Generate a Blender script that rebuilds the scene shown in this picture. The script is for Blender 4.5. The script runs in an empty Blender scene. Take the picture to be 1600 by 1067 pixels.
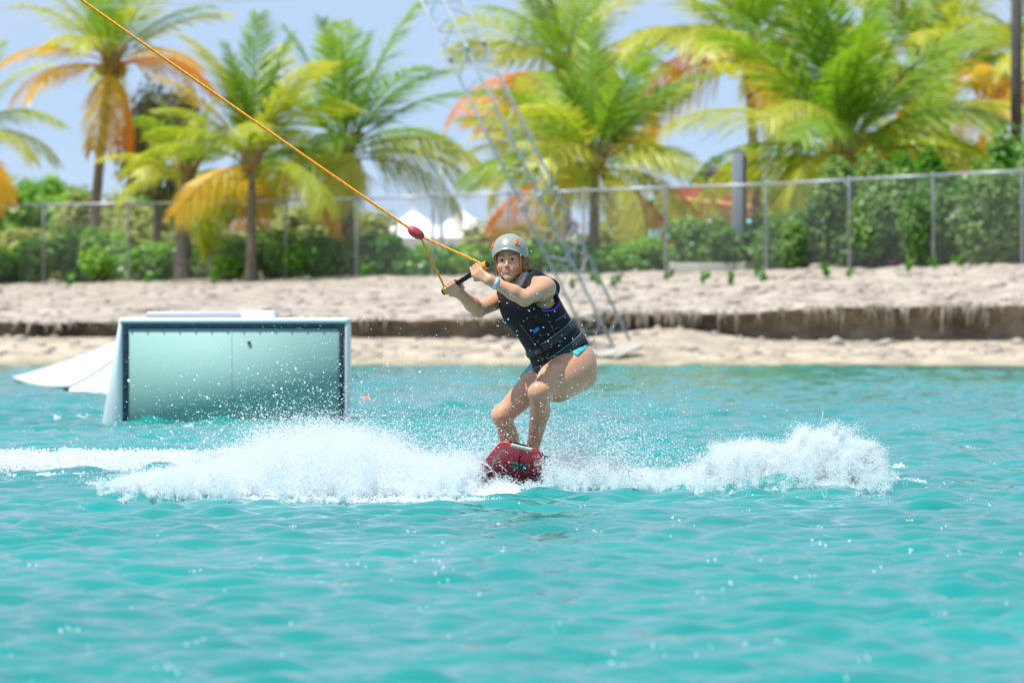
import bpy, bmesh, math, random
import numpy as np
from mathutils import Vector, Matrix
R = math.radians
rng = np.random.default_rng(7)
random.seed(7)
S = bpy.context.scene
COL = S.collection

# ------------------------------------------------------------------ camera
EYE = 1.025                      # eye height above the water
FPX = 8889.0                     # focal length in photo pixels (200 mm lens)
cam = bpy.data.cameras.new('camera')
cam.lens = 200; cam.sensor_width = 36; cam.sensor_fit = 'HORIZONTAL'
cam.clip_start = 0.5; cam.clip_end = 6000
cam.dof.use_dof = True; cam.dof.focus_distance = 31.9; cam.dof.aperture_fstop = 4.6
cam.dof.aperture_blades = 9
camo = bpy.data.objects.new('camera', cam); COL.objects.link(camo)
camo.location = (0, 0, EYE); camo.rotation_euler = (R(90) - 53.5 / FPX, 0, 0)
S.camera = camo

# ------------------------------------------------------------------ sky, sun, exposure
SUN_EL, SUN_AZ = 68.0, -118.0     # azimuth clockwise from +Y (away from the camera): high, from the left
world = bpy.data.worlds.new('World'); S.world = world; world.use_nodes = True
wn = world.node_tree; wn.nodes.clear()
sky = wn.nodes.new('ShaderNodeTexSky'); sky.sky_type = 'NISHITA'; sky.sun_disc = False
sky.sun_elevation = R(SUN_EL); sky.sun_rotation = R(SUN_AZ)
sky.altitude = 0; sky.air_density = 1.0; sky.dust_density = 0.2; sky.ozone_density = 2.5
bg = wn.nodes.new('ShaderNodeBackground'); bg.inputs['Strength'].default_value = 0.135
wo = wn.nodes.new('ShaderNodeOutputWorld')
wtc = wn.nodes.new('ShaderNodeTexCoord'); wmp = wn.nodes.new('ShaderNodeMapping'); wmp.inputs['Location'].default_value = (0, 0, .17)   # clear blue air low down
wcl = wn.nodes.new('ShaderNodeTexNoise'); wcl.inputs['Scale'].default_value = 5.0; wcl.inputs['Detail'].default_value = 7; wcl.inputs['Distortion'].default_value = .3
wcm = wn.nodes.new('ShaderNodeMapping'); wcm.inputs['Scale'].default_value = (1.5, 1.5, 5)
wcr = wn.nodes.new('ShaderNodeMapRange'); wcr.inputs['From Min'].default_value = .40; wcr.inputs['From Max'].default_value = .75; wcr.inputs['To Min'].default_value = .42; wcr.inputs['To Max'].default_value = .85
wmx = wn.nodes.new('ShaderNodeMix'); wmx.data_type = 'RGBA'; wmx.inputs[7].default_value = (3.5, 3.95, 4.6, 1)      # thin high cloud
wn.links.new(wtc.outputs['Generated'], wmp.inputs['Vector']); wn.links.new(wmp.outputs[0], sky.inputs['Vector'])
wn.links.new(wtc.outputs['Generated'], wcm.inputs['Vector']); wn.links.new(wcm.outputs[0], wcl.inputs['Vector'])
wn.links.new(wcl.outputs['Fac'], wcr.inputs['Value']); wn.links.new(wcr.outputs[0], wmx.inputs['Factor']); wn.links.new(sky.outputs[0], wmx.inputs[6])
wn.links.new(wmx.outputs[2], bg.inputs[0]); wn.links.new(bg.outputs[0], wo.inputs[0])
sl = bpy.data.lights.new('sun', 'SUN'); sl.energy = 4.6; sl.angle = R(0.53); sl.color = (1.0, 0.965, 0.91)
so = bpy.data.objects.new('sun', sl); COL.objects.link(so)
_d = Vector((math.sin(R(SUN_AZ)) * math.cos(R(SUN_EL)), math.cos(R(SUN_AZ)) * math.cos(R(SUN_EL)), math.sin(R(SUN_EL))))
so.rotation_euler = _d.to_track_quat('Z', 'Y').to_euler(); so.location = (-20, 20, 60)
S.view_settings.view_transform = 'Standard'; S.view_settings.look = 'None'
S.view_settings.exposure = 0.5; S.view_settings.gamma = 1; S.view_settings.use_curve_mapping = False
S.render.engine = 'CYCLES'
S.cycles.use_denoising = True
try: S.cycles.denoiser = 'OPENIMAGEDENOISE'
except Exception: pass
S.cycles.max_bounces = 10; S.cycles.diffuse_bounces = 4; S.cycles.glossy_bounces = 4
S.cycles.transmission_bounces = 8; S.cycles.transparent_max_bounces = 16
S.cycles.sample_clamp_indirect = 8; S.cycles.caustics_reflective = False; S.cycles.caustics_refractive = False

# ------------------------------------------------------------------ helpers
def P(px, py, D):
    """the point at distance D that the photo shows at pixel px, py (a real place, in metres)"""
    return Vector(((px - 800) / FPX * D, D, EYE + (480 - py) / FPX * D))

def mesh_np(name, V, Fq=None, Ft=None, smooth=True):
    V = np.asarray(V, dtype=np.float32).reshape(-1, 3)
    me = bpy.data.meshes.new(name)
    loops = []; starts = []; n = 0
    if Fq is not None and len(Fq):
        Fq = np.asarray(Fq, dtype=np.int32).reshape(-1, 4); loops.append(Fq.ravel())
        starts.append(np.arange(len(Fq)) * 4); n = len(Fq) * 4
    if Ft is not None and len(Ft):
        Ft = np.asarray(Ft, dtype=np.int32).reshape(-1, 3); loops.append(Ft.ravel())
        starts.append(n + np.arange(len(Ft)) * 3)
    L = np.concatenate(loops).astype(np.int32); St = np.concatenate(starts).astype(np.int32)
    me.vertices.add(len(V)); me.vertices.foreach_set('co', V.ravel())
    me.loops.add(len(L)); me.loops.foreach_set('vertex_index', L)
    me.polygons.add(len(St)); me.polygons.foreach_set('loop_start', St)
    me.update(calc_edges=True); me.validate()
    if smooth: me.polygons.foreach_set('use_smooth', np.ones(len(me.polygons), dtype=bool))
    return me

class MB:
    """collects shapes, then links them as ONE mesh object"""
    def __init__(s): s.v = []; s.q = []; s.t = []; s.n = 0
    def add(s, V, q=None, t=None):
        V = np.asarray(V, dtype=float).reshape(-1, 3); s.v.append(V)
        if q is not None and len(q): s.q.append(np.asarray(q).reshape(-1, 4) + s.n)
        if t is not None and len(t): s.t.append(np.asarray(t).reshape(-1, 3) + s.n)
        s.n += len(V)
    def box(s, c, size, rot=None):
        c = np.array(c, float); h = np.array(size, float) / 2
        V = np.array([[x, y, z] for x in (-1, 1) for y in (-1, 1) for z in (-1, 1)], float) * h
        if rot is not None: V = V @ np.array(rot).T
        s.add(V + c, [[0, 1, 3, 2], [4, 6, 7, 5], [0, 4, 5, 1], [2, 3, 7, 6], [0, 2, 6, 4], [1, 5, 7, 3]])
    def tube(s, pts, rad, n=8, cap=True):
        pts = np.asarray(pts, float); m = len(pts)
        rad = np.broadcast_to(np.asarray(rad, float), (m,))
        T = np.gradient(pts, axis=0); T /= np.linalg.norm(T, axis=1)[:, None] + 1e-12
        ref = np.array([0, 0, 1.0]) if abs(T[0][2]) < .9 else np.array([1.0, 0, 0])
        A = []; a = np.cross(T[0], ref); a /= np.linalg.norm(a)
        for i in range(m):
            a = a - T[i] * a.dot(T[i]); a /= np.linalg.norm(a) + 1e-12; A.append(a.copy())
        A = np.array(A); B = np.cross(T, A)
        th = np.linspace(0, 2 * np.pi, n, endpoint=False)
        V = pts[:, None, :] + rad[:, None, None] * (np.cos(th)[None, :, None] * A[:, None, :] + np.sin(th)[None, :, None] * B[:, None, :])
        i = np.arange(m - 1)[:, None] * n; j = np.arange(n)[None, :]; k = (j + 1) % n
        q = np.stack([i + j, i + k, i + n + k, i + n + j], -1).reshape(-1, 4)
        V = V.reshape(-1, 3); t = []
        if cap:
            V = np.vstack([V, pts[0], pts[-1]]); c0, c1 = m * n, m * n + 1
            for a_ in range(n):
                b_ = (a_ + 1) % n
                t.append([c0, b_, a_]); t.append([c1, (m - 1) * n + a_, (m - 1) * n + b_])
        s.add(V, q, t)
    def grid(s, G, wrap=False):
        G = np.asarray(G, float); m, n = G.shape[:2]
        i = np.arange(m - 1)[:, None] * n; j = np.arange(n if wrap else n - 1)[None, :]; k = (j + 1) % n
        s.add(G.reshape(-1, 3), np.stack([i + j, i + k, i + n + k, i + n + j], -1).reshape(-1, 4))
    def prism(s, poly, y0, y1):
        """outline in xz, extruded from y0 to y1"""
        poly = np.asarray(poly, float); n = len(poly)
        V = np.vstack([np.c_[poly[:, 0], np.full(n, y0), poly[:, 1]], np.c_[poly[:, 0], np.full(n, y1), poly[:, 1]],
                       [[poly[:, 0].mean(), y0, poly[:, 1].mean()], [poly[:, 0].mean(), y1, poly[:, 1].mean()]]])
        q = [[i, (i + 1) % n, n + (i + 1) % n, n + i] for i in range(n)]
        t = [[2 * n, (i + 1) % n, i] for i in range(n)] + [[2 * n + 1, n + i, n + (i + 1) % n] for i in range(n)]
        s.add(V, q, t)
    def mesh(s, name, smooth=False):
        return mesh_np(name, np.vstack(s.v), np.vstack(s.q) if s.q else None, np.vstack(s.t) if s.t else None, smooth)
    def build(s, name, mat, parent=None, smooth=False, loc=None):
        return link(name, s.mesh(name, smooth), mat, parent, loc)

def link(name, me, mat, parent=None, loc=None):
    o = bpy.data.objects.new(name, me)
    if mat is not None and not me.materials: me.materials.append(mat)
    COL.objects.link(o)
    if parent is not None: o.parent = parent
    if loc is not None: o.location = loc
    return o
def tag(o, label=None, cat=None, group=None, kind=None):
    if label: o['label'] = label
    if cat: o['category'] = cat
    if group: o['group'] = group
    if kind: o['kind'] = kind
    return o
def empty(name, loc=(0, 0, 0), rz=0.0):
    o = bpy.data.objects.new(name, None); COL.objects.link(o); o.location = loc; o.rotation_euler.z = rz
    o.empty_display_size = .2
    return o
def bevel(o, w=0.01, seg=2):
    m = o.modifiers.new('bevel', 'BEVEL'); m.width = w; m.segments = seg; m.limit_method = 'ANGLE'
    return o

# ------------------------------------------------------------------ materials
def mat(name): 
    m = bpy.data.materials.new(name); m.use_nodes = True
    nt = m.node_tree; b = nt.nodes['Principled BSDF']
    return m, nt, b
def pmat(name, col, rough=.6, spec=.4, var=0.0, scale=8.0, metal=0.0, bump=0.0, bscale=40.0, coat=0.0, col2=None, sss=0.0):
    """plain procedural material: a base colour broken up by noise, optional fine relief"""
    m, nt, b = mat(name); L = nt.links.new
    b.inputs['Roughness'].default_value = rough; b.inputs['Metallic'].default_value = metal
    b.inputs['Specular IOR Level'].default_value = spec; b.inputs['Coat Weight'].default_value = coat
    if sss:
        b.inputs['Subsurface Weight'].default_value = sss; b.inputs['Subsurface Radius'].default_value = (1, .35, .2); b.inputs['Subsurface Scale'].default_value = .008
    tc = nt.nodes.new('ShaderNodeTexCoord')
    if var or col2:
        n = nt.nodes.new('ShaderNodeTexNoise'); n.inputs['Scale'].default_value = scale; n.inputs['Detail'].default_value = 6
        L(tc.outputs['Object'], n.inputs['Vector'])
        r = nt.nodes.new('ShaderNodeValToRGB'); r.color_ramp.elements[0].position = .3; r.color_ramp.elements[1].position = .7
        c2 = col2 if col2 else tuple(min(1, c * (1 + var)) for c in col)
        c1 = col if col2 else tuple(c * (1 - var) for c in col)
        r.color_ramp.elements[0].color = (*c1, 1); r.color_ramp.elements[1].color = (*c2, 1)
        L(n.outputs['Fac'], r.inputs[0]); L(r.outputs[0], b.inputs['Base Color'])
    else: b.inputs['Base Color'].default_value = (*col, 1)
    if bump:
        n2 = nt.nodes.new('ShaderNodeTexNoise'); n2.inputs['Scale'].default_value = bscale; n2.inputs['Detail'].default_value = 5
        L(tc.outputs['Object'], n2.inputs['Vector'])
        bp = nt.nodes.new('ShaderNodeBump'); bp.inputs['Strength'].default_value = bump; bp.inputs['Distance'].default_value = .02
        L(n2.outputs['Fac'], bp.inputs['Height']); L(bp.outputs[0], b.inputs['Normal'])
    return m

def vnoise(x, y, seed=0, octaves=4, z=None):
    """cheap smooth value noise in [-1, 1]"""
    def h(i, j): 
        n = (i * 374761393 + j * 668265263 + seed * 974711) & 0x7fffffff
        n = ((n ^ (n >> 13)) * 1274126177) & 0x7fffffff
        return ((n ^ (n >> 16)) & 0xffff) / 32767.5 - 1
    x = np.asarray(x, float); y = np.asarray(y, float); out = 0; a = 1.0; tot = 0
    for o in range(octaves):
        xi = np.floor(x).astype(np.int64); yi = np.floor(y).astype(np.int64); fx = x - xi; fy = y - yi
        fx = fx * fx * (3 - 2 * fx); fy = fy * fy * (3 - 2 * fy)
        out = out + a * ((h(xi, yi) * (1 - fx) + h(xi + 1, yi) * fx) * (1 - fy) + (h(xi, yi + 1) * (1 - fx) + h(xi + 1, yi + 1) * fx) * fy)
        tot += a; a *= .5; x = x * 2.03 + 17.1; y = y * 2.03 + 5.7
    return out / tot
# ------------------------------------------------------------------ organic shapes: signed distance fields meshed by surface nets
class Field:
    def __init__(s, xs, ys, zs):
        s.ax = [np.asarray(a, dtype=np.float32) for a in (xs, ys, zs)]
        s.F = np.full([len(a) for a in s.ax], 1.0, dtype=np.float32)
    def _sl(s, lo, hi):
        sl = tuple(slice(max(0, np.searchsorted(a, l)), min(len(a), np.searchsorted(a, h) + 1)) for a, l, h in zip(s.ax, lo, hi))
        X = s.ax[0][sl[0]][:, None, None]; Y = s.ax[1][sl[1]][None, :, None]; Z = s.ax[2][sl[2]][None, None, :]
        return sl, X, Y, Z
    def add(s, prim, k=.01):
        f, lo, hi = prim; m = k + .02
        sl, X, Y, Z = s._sl(lo - m, hi + m)
        if 0 in s.F[sl].shape: return
        s.F[sl] = smin(s.F[sl], f(X, Y, Z).astype(np.float32), k)
    def sub(s, prim, k=.01):
        f, lo, hi = prim; m = k + .02
        sl, X, Y, Z = s._sl(lo - m, hi + m)
        if 0 in s.F[sl].shape: return
        s.F[sl] = -smin(-s.F[sl], f(X, Y, Z).astype(np.float32), k)
    def cut(s, f, k=.01):
        X, Y, Z = s.ax[0][:, None, None], s.ax[1][None, :, None], s.ax[2][None, None, :]
        s.F = -smin(-s.F, -f(X, Y, Z).astype(np.float32), k)
    def mesh(s, smooth=1):
        F = s.F; N = F.shape; In = F < 0
        cnt = np.zeros([n - 1 for n in N], dtype=np.uint8)
        for a in (0, 1):
            for b in (0, 1):
                for c in (0, 1):
                    cnt += In[a:N[0] - 1 + a, b:N[1] - 1 + b, c:N[2] - 1 + c]
        idx = np.argwhere((cnt > 0) & (cnt < 8)); n = len(idx)
        look = np.full(cnt.shape, -1, dtype=np.int32); look[tuple(idx.T)] = np.arange(n)
        cor = {}; pos = {}
        for a in (0, 1):
            for b in (0, 1):
                for c in (0, 1):
                    i, j, k = idx[:, 0] + a, idx[:, 1] + b, idx[:, 2] + c
                    cor[a, b, c] = F[i, j, k]; pos[a, b, c] = np.stack([s.ax[0][i], s.ax[1][j], s.ax[2][k]], 1)
        acc = np.zeros((n, 3)); w = np.zeros(n)
        ks = list(cor)
        for p in ks:
            for ax in range(3):
                if p[ax] == 0:
                    r = tuple(1 if m == ax else p[m] for m in range(3))
                    f0, f1 = cor[p], cor[r]; m = (f0 < 0) != (f1 < 0)
                    t = np.where(m, f0 / np.where(m, f0 - f1, 1), 0)[:, None]
                    acc += np.where(m[:, None], pos[p] + (pos[r] - pos[p]) * t, 0); w += m
        V = acc / w[:, None]
        Q = []
        for ax in range(3):
            sl0 = [slice(None)] * 3; sl1 = [slice(None)] * 3
            sl0[ax] = slice(0, N[ax] - 1); sl1[ax] = slice(1, N[ax])
            A, B = In[tuple(sl0)], In[tuple(sl1)]
            e = np.argwhere(A != B)
            u, v = (ax + 1) % 3, (ax + 2) % 3
            ok = (e[:, u] > 0) & (e[:, v] > 0) & (e[:, u] < N[u] - 1) & (e[:, v] < N[v] - 1); e = e[ok]
            def cell(du, dv):
                c = e.copy(); c[:, u] += du; c[:, v] += dv
                return look[c[:, 0], c[:, 1], c[:, 2]]
            q = np.stack([cell(-1, -1), cell(0, -1), cell(0, 0), cell(-1, 0)], 1)
            fl = ~A[tuple(e.T)]
            q[fl] = q[fl][:, ::-1]; Q.append(q)
        Q = np.vstack(Q)
        for _ in range(smooth):
            E = np.vstack([Q[:, [0, 1]], Q[:, [1, 2]], Q[:, [2, 3]], Q[:, [3, 0]]])
            sm = np.zeros_like(V); c = np.zeros(n)
            for a, b in ((0, 1), (1, 0)):
                for d in range(3): sm[:, d] += np.bincount(E[:, a], V[E[:, b], d], n)
                c += np.bincount(E[:, a], minlength=n)
            V = V * .45 + .55 * sm / c[:, None]
        return V, Q
def smin(a, b, k):
    if k <= 0: return np.minimum(a, b)
    h = np.maximum(k - np.abs(a - b), 0) / k
    return np.minimum(a, b) - h * h * k * .25
def cone(a, b, ra, rb):
    a = np.asarray(a, float); b = np.asarray(b, float); d = b - a; L2 = d @ d + 1e-12
    def f(X, Y, Z):
        t = np.clip(((X - a[0]) * d[0] + (Y - a[1]) * d[1] + (Z - a[2]) * d[2]) / L2, 0, 1)
        return np.sqrt((X - a[0] - t * d[0]) ** 2 + (Y - a[1] - t * d[1]) ** 2 + (Z - a[2] - t * d[2]) ** 2) - (ra + (rb - ra) * t)
    m = max(ra, rb); return f, np.minimum(a, b) - m, np.maximum(a, b) + m
def ball(c, r): return cone(c, c, r, r)
def ellip(c, axes, rad):
    c = np.asarray(c, float); A = np.asarray(axes, float); r = np.asarray(rad, float)
    def f(X, Y, Z):
        u = [((X - c[0]) * A[i][0] + (Y - c[1]) * A[i][1] + (Z - c[2]) * A[i][2]) for i in range(3)]
        k0 = np.sqrt(sum((u[i] / r[i]) ** 2 for i in range(3))); k1 = np.sqrt(sum((u[i] / r[i] ** 2) ** 2 for i in range(3)))
        return k0 * (k0 - 1) / (k1 + 1e-9)
    h = np.sqrt(((A * r[:, None]) ** 2).sum(0)); return f, c - h, c + h
def unit(v): v = np.asarray(v, float); return v / np.linalg.norm(v)
def ortho(v, n): v = np.asarray(v, float); return unit(v - n * (v @ n))

# ------------------------------------------------------------------ the rider
BASE = np.array(P(812, 742, 32.0))
def q(px, py, dy=0.0): return np.array(P(px, py, 32.0 + dy)) - BASE
person = empty('person', BASE)
tag(person, 'woman in a grey helmet and black life vest riding a red wakeboard', 'person')

# torso frame: U up the spine, F where the chest faces, LT towards her left
U = unit(q(812, 445) - q(884, 560, .05)); F = ortho([-.66, -.74, -.1], U); LT = np.cross(U, F)
TA = [LT, F, U]
pel = q(883, 562, .06); rib = q(832, 482, 0); wai = q(858, 525, .03)
shL, shR = q(851, 450, -.12), q(790, 464, .13)
torso = [(ellip(rib, TA, (.150, .112, .19)), .05), (ellip(wai, TA, (.138, .112, .15)), .06), (ellip(pel, TA, (.165, .128, .135)), .06)]
# handle and hands
barA, barB = q(692, 457, -.22), q(763, 412, -.37)
AX = unit(barB - barA)
hL = barA + AX * np.linalg.norm(barB - barA) * .79
hR = barA + AX * np.linalg.norm(barB - barA) * .21
elL, wrL = q(820, 466, -.37), q(765, 438, -.40)
elR, wrR = q(747, 484, -.08), q(717, 457, -.235)
# head frame
hU = unit([-.075, .06, .99]); hF = ortho([-.20, -.97, -.04], hU); hL_ = np.cross(hU, hF)
HA = [hL_, hF, hU]
eyec = q(797, 407, 0)
def H(a, b, c): return eyec + a * hL_ + b * hF + c * hU

neck0 = q(811, 449, .03)
kneeL, ankL = q(843, 612, -.29), q(831, 708, -.08)
kneeR, ankR = q(785, 650, .15), q(812, 738, .35)
hipL, hipR = q(896, 571, -.03), q(862, 573, .13)

def hand(B, C, wrist, sgn, elbow):
    """palm, five bent fingers and a thumb closed round the bar at C; sgn = which way along the bar the index finger lies"""
    G = ortho(C - wrist, AX)                    # finger direction
    N = np.cross(AX, G)
    if N[1] > 0: N = -N                         # back of the hand, towards the camera
    def at(phi, r, s): return C + AX * s + r * (math.cos(R(phi)) * N + math.sin(R(phi)) * G)
    B.add(cone(wrist, wrist + (elbow - wrist) * .12, .025, .026), .02)
    for i in range(4):
        s = sgn * (.031 - .0205 * i); ln = (1.0, 1.08, 1.02, .86)[i]; rr = (.0088, .009, .0086, .0076)[i]
        mcp = at(-48, .036, s * .95); pip = at(28 + 14 * ln, .0315, s); dip = at(108 + 10 * ln, .0255, s * 1.0); tip = at(168 + 16 * ln, .0235, s)
        B.add(cone(wrist + AX * s * .45 + N * .004, mcp, .0155, .0115), .014)
        B.add(cone(mcp, pip, .0102, rr + .0006), .005); B.add(cone(pip, dip, rr + .0004, rr), .002); B.add(cone(dip, tip, rr, rr - .001), .002)
        B.add(ball(pip, rr + .0012), .002)
    t0 = wrist + G * .022 + AX * sgn * .020 - N * .008
    t1 = at(-95, .040, sgn * .040); t2 = at(-150, .029, sgn * .046); t3 = at(-190, .025, sgn * .036)
    B.add(cone(t0, t1, .0165, .0128), .012); B.add(cone(t1, t2, .0118, .0105), .004); B.add(cone(t2, t3, .0103, .0088), .003)

def span(lo, hi, st): return np.arange(lo, hi + st, st)
FAST_BODY = globals().get('FAST_BODY', False)
g = .0035
xs = np.concatenate([span(-.46, .10, .0028), span(.1028, .50, .0045)])
ys = np.concatenate([span(-.52, .12, .0030), span(.123, .56, .006)])
zs = np.concatenate([span(-.02, .94, .0048), span(.9428, 1.42, .0026)])
B = Field(xs, ys, zs)
# legs first
B.add(cone(hipL, hipL + (kneeL - hipL) * .55, .112, .093), .03); B.add(cone(hipL + (kneeL - hipL) * .55, kneeL, .093, .057), .03)
B.add(ball(q(899, 572, .01), .111), .05)                                              # seat
B.add(ball(q(886, 572, .16), .11), .05)
B.add(cone(q(908, 588, -.03), q(874, 609, -.18), .078, .066), .06)                    # back of the thigh
cal = kneeL + (ankL - kneeL) * .33
B.add(cone(kneeL, cal + np.array([.018, .02, 0]), .055, .054), .035); B.add(cone(cal + np.array([.018, .02, 0]), ankL, .054, .034), .02)
B.add(ball(kneeL + np.array([-.010, -.016, .000]), .033), .05)                       # knee cap
B.add(cone(hipR, kneeR, .098, .056), .03)
cal = kneeR + (ankR - kneeR) * .35
B.add(cone(kneeR, cal, .052, .055), .02); B.add(cone(cal, ankR, .055, .036), .02)
B.add(ball(kneeR + np.array([-.008, -.010, .010]), .036), .05)
ex = np.array([-.17, -.04, -.02])
for a in (ankL, ankR):
    B.add(cone(a + np.array([.02, .0, -.035]), a + ex + np.array([.02, 0, -.055]), .036, .026), .02)
# torso, neck, shoulders
for p, k in torso: B.add(p, k)
B.add(cone(shR * .86 + (neck0) * .14, shL * .86 + neck0 * .14, .05, .05), .06)
B.add(cone(neck0 - U * .03, H(0, -.018, -.075), .058, .050), .03)
B.add(cone(shL, neck0 + U * .02, .050, .045), .04); B.add(cone(shR, neck0 + U * .02, .050, .045), .04)
# arms
up = (elL - shL)
B.add(cone(shL, shL + up * .25, .056, .054), .04); B.add(cone(shL + up * .25, elL, .053, .042), .03)
fo = wrL - elL
B.add(cone(elL, elL + fo * .32, .041, .043), .025); B.add(cone(elL + fo * .32, wrL, .043, .026), .015)
B.add(cone(shR, elR, .052, .041), .04); fo = wrR - elR
B.add(cone(elR, elR + fo * .32, .040, .041), .02); B.add(cone(elR + fo * .32, wrR, .041, .025), .015)
# head
B.add(ellip(H(0, -.012, .032), HA, (.076, .095, .088)), .02)
B.add(ellip(H(0, .026, -.034), HA, (.063, .061, .078)), .03)
for s in (-1, 1):
    B.add(cone(H(s * .040, .010, -.060), H(s * .009, .068, -.100), .019, .015), .03)
    B.add(ball(H(s * .036, .060, -.036), .0225), .02)
    B.add(cone(H(s * .014, .084, .017), H(s * .046, .067, .016), .008, .007), .016)
B.add(ball(H(0, .074, -.103), .015), .02)
for s in (-1, 1): B.sub(ball(H(s * .031, .099, -.001), .0165), .012)
for s in (-1, 1): B.add(ball(H(s * .0305, .0685, -.001), .0148), .004)
B.add(cone(H(0, .083, .006), H(0, .1025, -.034), .0065, .0085), .010)
for s in (-1, 1): B.add(ball(H(s * .0095, .092, -.038), .0062), .006)
B.add(cone(H(-.016, .080, -.064), H(.016, .080, -.064), .012, .012), .014)            # muzzle
B.sub(cone(H(-.024, .0935, -.0625), H(.024, .0935, -.0625), .0070, .0070), .004)       # open smile
hand(B, hL, wrL, -1, elL); hand(B, hR, wrR, 1, elR)
V, Q = B.mesh(2)
del B
skin, nt, b = mat('skin')
b.inputs['Roughness'].default_value = .34; b.inputs['Specular IOR Level'].default_value = .5
b.inputs['Subsurface Weight'].default_value = .12; b.inputs['Subsurface Radius'].default_value = (1, .35, .2); b.inputs['Subsurface Scale'].default_value = .006
tc = nt.nodes.new('ShaderNodeTexCoord'); n1 = nt.nodes.new('ShaderNodeTexNoise'); n1.inputs['Scale'].default_value = 14; n1.inputs['Detail'].default_value = 6
r1 = nt.nodes.new('ShaderNodeValToRGB'); r1.color_ramp.elements[0].position = .3; r1.color_ramp.elements[1].position = .72
r1.color_ramp.elements[0].color = (.55, .275, .155, 1); r1.color_ramp.elements[1].color = (.62, .335, .205, 1)
nt.links.new(tc.outputs['Object'], n1.inputs['Vector']); nt.links.new(n1.outputs['Fac'], r1.inputs[0]); nt.links.new(r1.outputs[0], b.inputs['Base Color'])
n2 = nt.nodes.new('ShaderNodeTexNoise'); n2.inputs['Scale'].default_value = 160; n2.inputs['Detail'].default_value = 3
bp = nt.nodes.new('ShaderNodeBump'); bp.inputs['Strength'].default_value = .10; bp.inputs['Distance'].default_value = .002
rr_ = nt.nodes.new('ShaderNodeMapRange'); rr_.inputs['From Min'].default_value = .35; rr_.inputs['From Max'].default_value = .65; rr_.inputs['To Min'].default_value = .20; rr_.inputs['To Max'].default_value = .40
n3 = nt.nodes.new('ShaderNodeTexNoise'); n3.inputs['Scale'].default_value = 45
for n_ in (n2, n3): nt.links.new(tc.outputs['Object'], n_.inputs['Vector'])
nt.links.new(n2.outputs['Fac'], bp.inputs['Height']); nt.links.new(bp.outputs[0], b.inputs['Normal'])
nt.links.new(n3.outputs['Fac'], rr_.inputs['Value']); nt.links.new(rr_.outputs[0], b.inputs['Roughness'])
link('body', mesh_np('body', V, Q), skin, person)

# ---- face details
m_lip = pmat('lip', (.56, .17, .16), .35, var=.1, scale=60); m_teeth = pmat('teeth', (.78, .76, .70), .3)
m_brow = pmat('eyebrow', (.20, .10, .06), .7); m_eye = pmat('eye_white', (.62, .58, .55), .15)
m_iris = pmat('iris', (.035, .028, .02), .15); m_lash = pmat('lash', (.03, .018, .014), .6)
for s in (-1, 1):
    e = MB(); th = np.linspace(0, np.pi, 9); ph = np.linspace(0, 2 * np.pi, 17)[:-1]
    c = H(s * .0305, .0715, -.002); r = .0142
    G_ = np.array([[c + r * (np.sin(t) * np.cos(p) * hL_ + np.sin(t) * np.sin(p) * hU * .40 + np.cos(t) * hF) for p in ph] for t in th])
    e.grid(G_, wrap=True); eye = e.build('eye', m_eye, person, True)
    i_ = MB(); i_.tube([c + hF * .0128 + hL_ * .0012, c + hF * .0150 + hL_ * .0012], [.0062, .0058], 12); i_.build('iris', m_iris, eye, True)
    l_ = MB(); a = np.linspace(-1, 1, 7)
    l_.tube([H(s * .0305 + .0155 * t, .0845 - .007 * t * t - .001 * s * t, .0042 - .0055 * t * t) for t in a], .0017 * (1.15 - .6 * np.abs(a)), 6); l_.build('eyelash', m_lash, eye, True)
    w_ = MB(); w_.tube([H(s * (.012 + .041 * t), .0925 - .020 * t ** 1.8, .0200 + .006 * math.sin(t * 2.4)) for t in np.linspace(0, 1, 8)],
                       np.array([.0018, .0024, .0024, .0023, .002, .0018, .0014, .0008]), 6); w_.build('eyebrow', m_brow, person, True)
t_ = MB(); a = np.linspace(-1, 1, 9)
t_.grid([[H(.0205 * t, .0930 - .010 * t * t, z + .0035 * t * t) for t in a] for z in (-.0590, -.0660)]); te = t_.build('teeth', m_teeth, person, True)
for nm, z0, zc, rr in (('upper_lip', -.0590, .0060, .0028), ('lower_lip', -.0700, .0165, .0038)):
    l_ = MB(); l_.tube([H(.0290 * t, .0955 - .0150 * t * t, z0 + zc * t * t) for t in a], rr * (1.1 - .75 * np.abs(a) ** 1.5), 8); l_.build(nm, m_lip, person, True)

# ---- helmet
m_helm = pmat('helmet_shell', (.27, .29, .245), .34, .45, var=.06, scale=20, coat=.25)
m_black = pmat('black_web', (.012, .013, .015), .6); m_orange = pmat('orange_web', (.75, .20, .015), .55, var=.15, scale=60)
hc = (0, -.014, .046); hr = (.102, .124, .106)
def helm(az, el, off=0.0):
    return H(hc[0] + (hr[0] + off) * math.cos(el) * math.sin(az), hc[1] + (hr[1] + off) * math.cos(el) * math.cos(az), hc[2] + (hr[2] + off) * math.sin(el))
def brim(az):
    c = math.cos(az); z = .004 + .057 * max(0, c) ** 1.5 - .045 * max(0, -c) ** 1.3
    return math.asin(max(-.98, min(.98, (z - hc[2]) / hr[2])))
hm = MB(); AZ = np.linspace(0, 2 * np.pi, 65)[:-1]; rows = []
for t in np.linspace(0, 1, 16): rows.append([helm(a, math.pi / 2 - 1e-3 - t * (math.pi / 2 - brim(a))) for a in AZ])
for off, dz in ((.004, -.003), (.003, -.007), (-.004, -.008), (-.010, -.003)): rows.append([helm(a, brim(a) + dz / .1, off) for a in AZ])
for t in np.linspace(.85, 0, 6): rows.append([helm(a, math.pi / 2 - 1e-3 - t * (math.pi / 2 - brim(a)), -.014) for a in AZ])
hm.grid(rows, wrap=True); helmet = hm.build('helmet', m_helm, person, True)
m_mark = pmat('orange_mark', (.80, .16, .03), .45)
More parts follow.
